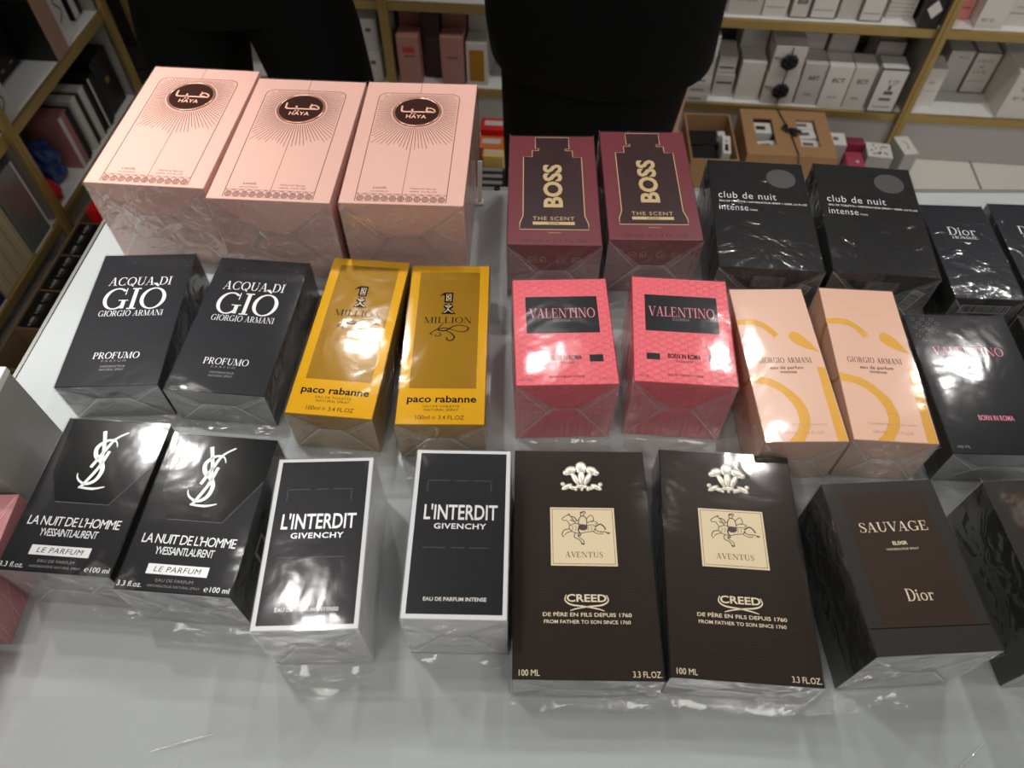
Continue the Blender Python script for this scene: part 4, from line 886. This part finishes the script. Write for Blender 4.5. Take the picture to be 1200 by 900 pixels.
frame_carton(.530, 1.735, .125, .20, .195, -2, [], 'open cardboard carton with dark contents left of the windowed one')
for i, (x, y, w, d, h, a, mt_, lb) in enumerate([
    (.520,1.785,.09,.06,.15,0,blk,'black packet at the back of the open carton'),(.512,1.71,.07,.05,.16,6,blk,'black packet in the middle of the open carton'),
    (.566,1.700,.022,.075,.19,-8,wbox[2],'white card with a black figure leaning out of the open carton'),(.512,1.667,.080,.03,.15,-2,wbox[0],'white box at the near side of the open carton'),
    (.568,1.775,.020,.02,.17,0,wbox[2],'small white carton peeking up at the back of the open carton')]):
    o = empty('packet', (x, y, FL+.006), R(a)); mb = MB(); mb.box(-w/2, w/2, -d/2, d/2, 0, h, mt_, .001)
    if i == 2: mb.poly([(-.006,-.028),(.006,-.028),(.004,-.012),(.005,0),(-.005,0),(-.004,-.012)], h+.0004, dk); mb.ellipse(0, .012, .003, .004, h+.0004, dk, 10)
    mb.build('carton', o); tag(o, lb, 'packet', 'packets inside the open carton')
redm = mat('red_packet', (170,44,40), .5); blm = mat('blue_packet', (96,130,180), .45)
for i in range(5):
    o = empty('packet', (.425+.003*(i % 2), 1.79-i*.036, FL+.0005), R(-3)); mb = MB(); mb.box(-.032, .032, -.0165, .0165, 0, .17-.004*i, [card, redm, redm, blm, blm][i], .002); 
    mb.box(-.024, .024, -.010, .010, .171-.004*i, .172-.004*i, [redm, mat('pale_red', (205,120,110), .5), redm, wbox[0], wbox[1]][i]); mb.build('carton', o)
    tag(o, ['tan packet, rearmost','red packet, second from the back','red packet, third from the back','pale blue packet, fourth from the back','pale blue packet, nearest to the counter'][i]+' in the row left of the open carton', 'packet', 'row of packets left of the open carton')
pkm = mat('magenta_packet', (178,70,96), .35, coat=.5)
for (n_, x, y, w, d, h, a, mt_, lb, pr) in [
    ('perfume_box', .886,1.775,.055,.055,.16,-6,wbox[2],'white box with a small grey square, left of the magenta packet','sq'),
    ('perfume_box', 1.000,1.740,.066,.062,.15,-8,wbox[2],'white box with black speckled top, right of the magenta packet','dots'),
    ('perfume_box', 1.072,1.748,.040,.078,.16,6,wbox[2],'slim white box beside the foot of the gold post','line')]:
    o = empty(n_, (x, y, FL+.0005), R(a)); mb = MB(); mb.box(-w/2, w/2, -d/2, d/2, 0, h, mt_, .001, side=mat('box_side_grey', (165,162,158), .5))
    if pr == 'sq': mb.poly([(-.007,-.007),(.007,-.007),(.007,.007),(-.007,.007)], h+.0004, ink_g)
    if pr == 'dots':
        rq = random.Random(4)
        for i in range(16): mb.ellipse(rq.uniform(-.024,.024), rq.uniform(-.022,.022), .0035, .0026, h+.0004, dk, 8)
    if pr == 'line': mb.ribbon([(-.002,-.02),(.004,0),(-.002,.02)], .002, h+.0004, ink_g)
    mb.build('carton', o); tag(o, lb, 'perfume box')
o = empty('packet', (.938, 1.725, FL+.0005), R(-6)); mb = MB(); mb.box(-.024, .024, -.075, .035, 0, .13, pkm, .004); mb.box(-.024, .024, .036, .066, 0, .155, mat('magenta_dark', (130,36,62), .4), .004); mb.blob(.004,-.01,.131,.005,.004,.001,0,wbox[2]); mb.build('pouch', o)
tag(o, 'glossy magenta packet between the small white boxes by the gold post', 'packet')
# strip between blush boxes and burgundy boxes, far below: trays and bright packets
frame_carton(-.075, 1.56, .19, .15, .16, -3, [], 'low cardboard tray seen between the blush and burgundy boxes')
for i in range(5):
    o = empty('compact_case', (-.068, 1.511+i*.0255, FL+.006), R(-3)); mb = MB(); mb.box(-.045, .045, -.012, .012, 0, .17, blk, .002); mb.box(-.040, .040, -.004, .008, .1705, .1715, M['label_grey']); mb.build('case', o)
    tag(o, ['nearest','second','third','fourth','farthest'][i]+' glossy black case standing in the low cardboard tray', 'case', 'black cases in the low tray')
for (x, y, w, d, h, mt_, lb) in [(-.058,1.70,.07,.05,.20,mat('orange_packet', (235,120,60), .4),'orange packet behind the row of black cases'),(-.052,1.765,.07,.05,.21,mat('bright_red_packet', (225,40,36), .4),'bright red packet behind the orange one'),
                             (-.052,1.655,.055,.03,.20,mat('yellow_packet', (245,205,120), .4),'pale yellow packet before the orange one'),(-.140,1.70,.05,.12,.19,mat('violet_packet', (92,84,150), .45),'violet packet left of the orange and red ones')]:
    o = empty('packet', (x, y, FL+.0005), R(-4)); mb = MB(); mb.box(-w/2, w/2, -d/2, d/2, 0, h, mt_, .003); mb.box(-w*.35, w*.35, -d*.2, d*.2, h+.0003, h+.0012, M['white_ink']); mb.build('carton', o); tag(o, lb, 'packet')

# ------------------------------------------------------------------ goods on the left shelving
la = lang
def lgoods(name, cat, s0, s1, t, z, h, d, mt, label, grp=None, prints=(), edge=None):
    # front looks into the shop (+x side of the left unit)
    q = Lp((s0+s1)/2, t+d/2, z+.0005); o = empty(name, q, la+pi); mb = MB(); w = s1-s0-.002
    mb.box(-w/2, w/2, -d/2, d/2, 0, h, mt, .0008, seg=1); y = -d/2-.0004
    for p in prints:
        if p[0] == 'r': mb.poly([(p[1]*w,p[3]*h),(p[2]*w,p[3]*h),(p[2]*w,p[4]*h),(p[1]*w,p[4]*h)], 0, p[5], fn=lambda v_: (v_[0], y, v_[1]))
        if p[0] == 'sw': mb.ribbon([(-.2*w,.2*h),(.2*w,.35*h),(-.15*w,.55*h),(.2*w,.7*h),(0,.85*h)], .004, 0, p[1], fn=lambda v_: (v_[0], y, v_[1]))
        if p[0] == 'top': mb.box(-w/2+.001, w/2-.001, -d/2+.001, d/2-.001, h+.0002, h+.001, p[1])
    mb.build('carton', o); tag(o, label, cat, grp); return o
tan = mat('tan_marbled', (176,142,118), .45, vary=(50,.3)); nb = mat('near_black_box', (16,16,18), .4)
LG = 'boxes on the upper left shelf'
lgoods('perfume_box','perfume box',.292,.430,.10,up,.17,.12,nb,'big black box set back on the upper left shelf',LG,[('r',.2,.3,.1,.13,M['label_grey']),('r',-.1,0,.1,.13,M['label_grey'])])
lgoods('perfume_box','perfume box',.232,.288,.008,up,.15,.10,nb,'black box close to the edge of the upper left shelf behind the tan one',LG)
lgoods('perfume_box','perfume box',.229,.289,.003,up+.0,.151,.004,tan,'thin tan marbled card at the edge of the upper left shelf',LG)
lgoods('perfume_box','perfume box',.118,.176,.045,up,.14,.08,wbox[0],'white box with black scrollwork on the upper left shelf',LG,[('sw',dk)],edge=dk)
lgoods('perfume_box','perfume box',.052,.102,.045,up,.14,.09,nb,'black box with a pale front near the far corner of the upper left shelf',LG,[('r',-.4,.1,.02,.98,wbox[0])])
lgoods('perfume_box','perfume box',.50,.566,.006,up,.15,.08,wbox[1],'grey-white box with black scrollwork beside the left gold post',LG,[('sw',dk)])
lgoods('perfume_box','perfume box',.445,.49,.16,up,.12,.08,mat('dark_teal_box', (30,48,50), .35),'dark teal box in the shade of the upper left shelf',LG)
CG = 'thin cases standing on the lower left shelf'
for i, s in enumerate((.175, .225, .272, .330)):
    lgoods('display_case','case',s,s+.030+(.02 if i == 3 else 0),.02,md_,.148,.12,[blk,wbox[0],wbox[0],mat('pink_case', (170,110,112), .5)][i] if i != 1 else wbox[0],
      ['black case with white rim, rearmost of the upright row on the lower left shelf','white-rimmed case, second from the back of the upright row','white-rimmed case, third from the back of the upright row','dusty pink case, nearest of the upright row'][i],CG,[('r',-.5,-.2,0,1,wbox[0]),('r',.25,.5,0,1,blk)])
    lgoods('display_case','case',s-.018,s-.001,.024,md_,.142,.12,blk,'narrow black case directly behind the '+['first','second','third','pink'][i]+' pale one in the upright row',CG)
lgoods('perfume_box','perfume box',.055,.155,.03,md_,.16,.12,nb,'black box with a gold mark at the far corner of the lower left shelf',None,[('r',-.1,.1,.5,.6,gold)])
# bag heap in the corner of the lower shelf
def bag(x, y, z, sx, sy, sz, mt_, lb, a=0):
    bm = bmesh.new(); bmesh.ops.create_icosphere(bm, subdivisions=4, radius=1); rq = random.Random(int(x*1000)+int(sz*999))
    ph = [rq.uniform(0,6) for _ in range(6)]
    vs = []
    for p in bm.verts:
        c = p.co; k = 1+.12*sin(c.x*5+ph[0])*sin(c.y*6+ph[1])+.08*sin(c.z*9+ph[2]+c.x*7)
        q = Vector((math.copysign(abs(c.x)**.75, c.x), math.copysign(abs(c.y)**.75, c.y), math.copysign(abs(c.z)**.8, c.z)))*k
        vs.append((q.x*sx, q.y*sy, max(q.z*sz, -sz*.95)+sz*.95))
    mb = MB(); mb.add(vs, [[p.index for p in f_.verts] for f_ in bm.faces], mt_, True); bm.free()
    o = mb.build('plastic_bag', loc=(x, y, z), rot=a); tag(o, lb, 'bag', 'crumpled bags on the lower left shelf'); return o
zb = md_+.001
q = Lp(.432,.085,zb); bag(q[0], q[1], q[2], .045, .04, .055, mat('blue_bag', (36,60,120), .3, coat=.5, bump=(60,.6,.004)), 'crumpled dark blue bag on the lower left shelf')
q = Lp(.522,.05,zb); bag(q[0], q[1], q[2], .036, .030, .035, mat('bright_red_bag', (190,22,30), .35, coat=.4, bump=(50,.5,.003)), 'crumpled bright red bag at the shelf edge beside the gold post')
q = Lp(.50,.235,zb); bag(q[0], q[1], q[2], .055, .05, .05, mat('silver_bag', (130,132,134), .3, .4, bump=(60,.8,.004)), 'crumpled silvery bag behind the dark blue one')
q = Lp(.385,.25,zb); bag(q[0], q[1], q[2], .05, .05, .045, mat('dark_red_bag', (100,20,28), .35, bump=(50,.6,.004)), 'crumpled dark red bag beside the silvery one')
# beyond the post: upright goods nearest to the viewer
lgoods('display_case','case',.606,.700,.004,md_,.20,.016,mat('silver_green_case', (120,128,124), .25, .4, coat=.6),'flat silvery case standing on the lower left shelf past the gold post',None,[('r',-.5,.5,0,.035,wbox[2]),('r',.44,.5,0,1,wbox[2])])
bg_ = mat('beige_box', (176,160,130), .5)
for i in range(4):
    s = .702+i*.036; lgoods('perfume_box','perfume box',s,s+.035,.008,md_,.17-.005*i,.09,bg_,['first','second','third','fourth'][i]+' beige box counted from the silvery case on the lower left shelf','beige boxes in a row on the lower left shelf',[('r',-.05,.0,.05,.95,mat('beige_line', (215,200,170), .5))])
lgoods('perfume_box','perfume box',.848,.95,.004,md_,.09,.10,mat('navy_box', (34,38,84), .4),'navy box with a white rim after the beige boxes',None,[('r',-.5,.5,0,.06,wbox[2]),('top',mat('navy_top', (28,32,74), .4))])

# pull-out drawer between the left shelving and the counter
dr = empty('storage_drawer', (-1.035, 1.27, FL+.0005), R(-4.4)); mb = MB(); dwm = mat('drawer_wood', (120,98,72), .5)
hw, hl, dh = .078, .36, .137
for b_ in ((-hw,-hw+.005,-hl,hl,0,dh),(hw-.005,hw,-hl,hl,0,dh),(-hw,hw,-hl,-hl+.005,0,dh),(-hw,hw,hl-.005,hl,0,dh),(-hw,hw,-hl,hl,0,.004)): mb.box(*b_, dwm)
for y in (-.285,-.170,-.054,.062,.176): mb.box(-hw+.005, hw-.005, y-.002, y+.002, .004, dh-.004, dwm)
mb.build('tray', dr); tag(dr, 'long low wooden drawer with compartments beside the counter', 'drawer')
bwx = mat('black_small_box', (12,12,13), .35); 
def sbox():
    o = empty('small_box'); mb = MB(); mb.box(-.0232, .0232, -.0180, .0180, 0, .130, bwx, .001)
    scribble(mb, -.014, .014, -.004, .007, .1305, M['white_ink'], 2, fn=lambda v_: (-v_[1], v_[0], v_[2])); scribble(mb, -.012, .012, -.012, .004, .1305, M['dim_silver'], 3, fn=lambda v_: (-v_[1], v_[0], v_[2]))
    mb.build('carton', o); return o
proto_s = None
cs, sn = cos(R(-4.4)), sin(R(-4.4))
for ci, yc in enumerate((.119, .004, -.112)):
    for r_ in range(3):
        for c_ in range(3):
            o = sbox() if proto_s is None else copy_tree(proto_s)
            proto_s = proto_s or o
            lx, ly = -.047+c_*.047, yc+(r_-1)*.0365
            o.location = (-1.035+cs*lx-sn*ly, 1.27+sn*lx+cs*ly, FL+.0052); o.rotation_euler.z = R(-4.4)
            tag(o, 'small black box in the %s compartment of black boxes, %s row, %s column' % (['far','middle','near'][ci], ['near','middle','far'][r_], ['wall-side','centre','counter-side'][c_]), 'small box', 'small black boxes in the drawer')
def indr(lx, ly): return (-1.035+cs*lx-sn*ly, 1.27+sn*lx+cs*ly, FL+.0052)
for (lx, ly, w, d, h, mt_, lb) in [(.012,.238,.12,.10,.160,mat('bright_red_box', (205,22,26), .4),'bright red box in the far compartment of the drawer'),(-.02,.325,.10,.055,.12,mat('deep_red_box', (140,20,26), .4),'deep red box behind the bright red one in the drawer')]:
    o = empty('small_box', indr(lx, ly), R(-4.4)); mb = MB(); mb.box(-w/2, w/2, -d/2, d/2, 0, h, mt_, .001); mb.box(-w*.3, w*.3, -.003, .003, h+.0002, h+.0008, blk); mb.build('carton', o); tag(o, lb, 'small box')
o = empty('lip_gloss_tube', indr(.035, -.228), 0); mb = MB(); mb.lathe([(.0001,0),(.011,.0005),(.012,.004),(.012,.085)], mat('rose_tube', (226,130,160), .3, coat=.6), n=20); mb.build('tube', o)
mb = MB(); mb.lathe([(.0125,.0855),(.0125,.130),(.011,.134),(.0001,.1345)], mat('rose_cap', (240,165,185), .3), n=20); mb.build('cap', o); tag(o, 'pink lip gloss tube standing in the near empty compartment of the drawer', 'tube')

# ------------------------------------------------------------------ the two people behind the counter
skin_m = mat('skin', (196,150,124), .5); black_c = mat('black_cloth', (6,6,7), .85, spec=.15, bump=(120,.4,.001)); hair_m = mat('hair', (20,15,12), .5)
def skinned(name, joints, edges, parent, mt, sub=2):
    me = bpy.data.meshes.new(name); me.from_pydata([j[:3] for j in joints], edges, []); me.materials.append(mt)
    o = bpy.data.objects.new(name, me); col.objects.link(o)
    md = o.modifiers.new('skin', 'SKIN'); md.use_smooth_shade = True
    for i, j in enumerate(joints):
        sv = me.skin_vertices[0].data[i]; rr_ = j[3]; sv.radius = rr_ if isinstance(rr_, tuple) else (rr_, rr_); sv.use_root = (i == 0)
    s_ = o.modifiers.new('sub', 'SUBSURF'); s_.levels = sub; s_.render_levels = sub
    dg = bpy.context.evaluated_depsgraph_get(); dg.update()
    m2 = bpy.data.meshes.new_from_object(o.evaluated_get(dg)); bpy.data.objects.remove(o)
    o = bpy.data.objects.new(name, m2); col.objects.link(o)
    for p in m2.polygons: p.use_smooth = True
    if parent: o.parent = parent
    return o
def garment(name, rings, parent, mt, n=40, folds=0, ph=0):
    """rings: (cx, cy, z, rx, ry) bottom to top"""
    mb = MB(); vs = []; fs = []
    for k, (cx, cy, z, rx, ry) in enumerate(rings):
        for i in range(n):
            a = 2*pi*i/n; w = 1+folds*sin(a*7+ph+z*3)*(1-k/len(rings))
            vs.append((cx+rx*w*cos(a), cy+ry*w*sin(a), z))
    for k in range(len(rings)-1):
        for i in range(n): j = (i+1) % n; fs.append([k*n+i, k*n+j, (k+1)*n+j, (k+1)*n+i])
    mb.add(vs, fs, mt, True); mb.add([v_ for v_ in vs[:n]], [list(range(n))[::-1]], mt); mb.add(vs[-n:], [list(range(n))], mt)
    o = mb.build(name, parent); return o
def person(x, y, skirt, label, sc=1.0):
    root = empty('person', (x, y, FL+.0005), pi)        # faces the counter (-y in the world)
    H_ = 1.66*sc
    J = [(0,0,.93,(.13,.10))]; E_ = []
    def ch(prev, pts):
        for p in pts: J.append(p); E_.append((prev, len(J)-1)); prev = len(J)-1
        return prev
    top = ch(0, [(0,.0,1.10,(.115,.085)),(0,-.005,1.26,(.14,.10)),(0,-.01,1.37,(.12,.08)),(0,.0,1.44,(.05,.05)),(0,.02,1.50,(.055,.06)),(0,.025,1.57,(.075,.09)),(0,.02,1.64,(.06,.07))])
    for s in (-1, 1):
        ch(0, [(s*.09,0,.86,.085),(s*.095,.01,.50,.055),(s*.095,-.01,.28,.05),(s*.095,-.01,.09,.032),(s*.10,.06,.035,(.035,.028)),(s*.105,.14,.025,(.035,.018))])
        sh = ch(3, [(s*.165,-.01,1.36,.05),(s*.20,-.02,1.12,.038),(s*.12,.17,1.17,.028),(s*.045,.22,1.22,(.03,.016)),])
        for f_, (dx, l_, r_) in enumerate([(-.024,.05,.008),(-.008,.06,.009),(.008,.055,.009),(.022,.045,.008)]):
            bx, by, bz = s*.045, .22, 1.22
            ch(sh, [(bx-s*.02, by+.012, bz+.012+dx, r_+.002), (bx-s*(.02+l_*.5), by+.022, bz+.016+dx, r_), (bx-s*(.02+l_), by+.012, bz+.016+dx, r_*.85)])
        ch(sh, [(s*.045, .222, 1.262, .011), (s*.030, .225, 1.285, .009)])
    b = skinned('body', J, E_, root, skin_m)
    # face
    fc = MB(); fc.blob(0, .112, 1.565, .011, .016, .018, 0, skin_m); fc.build('nose', root)
    for s in (-1, 1):
        fc = MB(); fc.blob(s*.028, .098, 1.59, .012, .008, .007, 0, M['white_ink']); fc.blob(s*.028, .1045, 1.59, .005, .003, .005, 0, hair_m); fc.build('eye', root)
        fc = MB(); fc.blob(s*.078, .02, 1.575, .008, .016, .026, 0, skin_m); fc.build('ear', root)
    fc = MB(); fc.blob(0, .104, 1.528, .022, .006, .006, 0, mat('lips', (160,80,76), .4)); fc.build('mouth', root)
    hb = MB(); bm = bmesh.new(); bmesh.ops.create_uvsphere(bm, u_segments=28, v_segments=18, radius=1)
    vs = []
    for p in bm.verts:
        c = p.co; zz = 1.60+c.z*.098; yy = .008+c.y*.105
        if c.y > .35 and c.z < .45: yy = min(yy, .055)
        if c.z < -.2 and c.y < .3: zz -= .08
        vs.append((c.x*.092, yy, zz))
    hb.add(vs, [[p.index for p in f_.verts] for f_ in bm.faces], hair_m, True); bm.free(); hb.build('hair', root)
    for s in (-1, 1):
        sb = MB(); sb.box(s*.10-.045, s*.10+.045, -.075, .185, 0, .055, CM['black_side'], .02); sb.build('shoe', root)
        garment('sleeve', [(0,0,0,.01,.01),(0,0,.001,.01,.01)], root, black_c) if 0 else None
        skinned('sleeve', [(s*.14,-.01,1.38,.075),(s*.19,-.01,1.30,.068),(s*.225,-.025,1.11,.058),(s*.17,.08,1.12,.05),(s*.11,.17,1.165,.042)], [(0,1),(1,2),(2,3),(3,4)], root, black_c)
    if skirt:
        garment('skirt', [(.014,0,.10,.142,.14),(.014,0,.35,.146,.138),(.012,0,.60,.154,.14),(.006,0,.72,.164,.14),(0,0,.92,.165,.135),(0,0,1.02,.15,.12)], root, black_c, folds=.03)
        garment('jacket', [(-.002,0,.742,.186,.150),(0,0,.747,.190,.152),(.004,0,.80,.193,.155),(.006,0,.90,.195,.15),(0,0,1.04,.180,.14),(0,-.005,1.14,.178,.14),(0,-.005,1.28,.19,.14),(0,-.01,1.38,.165,.115),(0,-.005,1.43,.085,.075)], root, black_c, folds=.012, ph=1)
    else:
        for s in (-1, 1):
            garment('trouser_leg', [(s*.115,0,.05,.085,.10),(s*.112,0,.30,.086,.10),(s*.116,0,.55,.082,.108),(s*.107,0,.67,.084,.112),(s*.096,0,.76,.088,.118),(s*.078,0,.85,.09,.12),(s*.07,0,.93,.09,.12)], root, black_c, folds=.015)
        garment('jacket', [(0,0,.835,.168,.135),(0,0,.88,.172,.140),(0,0,.95,.182,.150),(0,0,1.06,.175,.145),(0,-.005,1.28,.19,.14),(0,-.01,1.38,.165,.115),(0,-.005,1.43,.085,.075)], root, black_c)
    tag(root, label, 'person'); return root
p1 = person(-.445, 1.235, False, 'person in black jacket and trousers standing behind the blush pink boxes')
p2 = person(.150, 1.215, True, 'person in a long black skirt and flared jacket standing behind the burgundy boxes')

# ------------------------------------------------------------------ lamps
lamp_m = mat('lamp_housing', (30,30,30), .4); glow = mat('lamp_glow', (255,246,232), .5, emit=6)
def spot(x, y, energy, aim, size=62, blend=.6, radius=.035, colr=(1,.968,.94)):
    o = empty('ceiling_spotlight', (x, y, 1.80)); mb = MB()
    mb.lathe([(.062,-.0005),(.062,-.008),(.05,-.012),(.046,-.004)], lamp_m, n=28); mb.build('trim_ring', o)
    mb = MB(); mb.ellipse(0, 0, .046, .046, -.003, glow, 28); d = mb.build('lens', o); d.data.flip_normals()
    l = bpy.data.lights.new('spot', 'SPOT'); l.energy = energy; l.spot_size = R(size); l.spot_blend = blend; l.shadow_soft_size = radius; l.color = colr
    lo = bpy.data.objects.new('spot', l); col.objects.link(lo); lo.parent = o; lo.location = (0,0,-.05)
    v_ = Vector(aim)-Vector((x, y, 1.75)); lo.rotation_euler = v_.to_track_quat('-Z', 'Y').to_euler()
    tag(o, None, 'ceiling light', 'round recessed ceiling spotlights'); o['label'] = 'round recessed ceiling spotlight with dark trim ring, out of frame overhead'
    return o
E0 = .62
LAMPS = [(-1.14,1.32,42,(-.25,.45,0)), (-.62,.78,26,(-.1,.2,0)), (-.53,1.76,40,(-.2,.4,0)), (.10,1.64,24,(0,.4,0)), (.78,1.66,34,(.2,.3,0)), (.80,1.32,26,(.2,.2,0)),
         (1.57,1.65,30,(.35,.35,0)), (1.89,2.27,26,(.4,.45,0)), (-.28,2.56,26,(-.1,.5,0)), (-.85,.10,22,(-.35,.5,0)), (.9,.0,16,(.3,.3,0)), (-.53,.60,16,(-.1,.12,0))]
for x, y, e, aim in LAMPS: spot(x, y, e*E0, aim)
for x, y, e in ((.5,1.15,34),(-1.0,1.15,8),(1.6,1.1,60),(-.35,1.35,16)): spot(x, y, e*.85, (x+.1, 1.95, -.7), 80)

spot(-1.22, .80, 170, (-.46,.50,0), 19, .9)
for x, y, e in ((-.75,-1.0,5),(.65,-.9,5)):  # added fill lights, out of view, to brighten the near box ends
    o = empty('added_fill_panel', (x, y, 1.799)); mb = MB(); mb.box(-.31, .31, -.31, .31, -.012, -.0005, wbox[2], .003); mb.build('frame', o)
    mb = MB(); mb.poly([(-.29,.29),(.29,.29),(.29,-.29),(-.29,-.29)], -.0125, glow); mb.build('diffuser', o).data.flip_normals()
    l = bpy.data.lights.new('panel', 'AREA'); l.energy = e; l.size = .58; l.color = (1,.98,.95); lo = bpy.data.objects.new('panel', l); col.objects.link(lo); lo.parent = o; lo.location = (0,0,-.02)
    tag(o, 'added square white fill light panel behind the viewer, ' + ('towards the left wall' if x < 0 else 'away from the left wall'), 'ceiling light')
w = bpy.data.worlds.new('mall_ambient'); bpy.context.scene.world = w; w.use_nodes = True
w.node_tree.nodes['Background'].inputs[0].default_value = (.98,.98,1,1); w.node_tree.nodes['Background'].inputs[1].default_value = .45

# ------------------------------------------------------------------ camera
cam = bpy.data.cameras.new('camera'); co = bpy.data.objects.new('camera', cam); col.objects.link(co)
co.location = (0, 0, .5)
fwd = Vector((0, .58745122, -.80925958)); rt = Vector((.99998672, .00417006, .00302709)); upv = Vector((-.00515293, .80924883, .58744342))
co.matrix_world = Matrix(((rt.x, upv.x, -fwd.x, 0), (rt.y, upv.y, -fwd.y, 0), (rt.z, upv.z, -fwd.z, .5), (0,0,0,1)))
cam.sensor_width = 36; cam.lens = 889.5/1200*36; cam.clip_start = .02
cam.dof.use_dof = True; cam.dof.focus_distance = .56; cam.dof.aperture_fstop = 10
sc = bpy.context.scene; sc.camera = co
sc.view_settings.view_transform = 'Standard'; sc.view_settings.look = 'None'; sc.view_settings.gamma = 1; sc.view_settings.exposure = 0
sc.view_settings.use_curve_mapping = False
sc.cycles.use_denoising = True; sc.cycles.max_bounces = 8; sc.cycles.transparent_max_bounces = 24; sc.cycles.caustics_reflective = False; sc.cycles.sample_clamp_indirect = 6
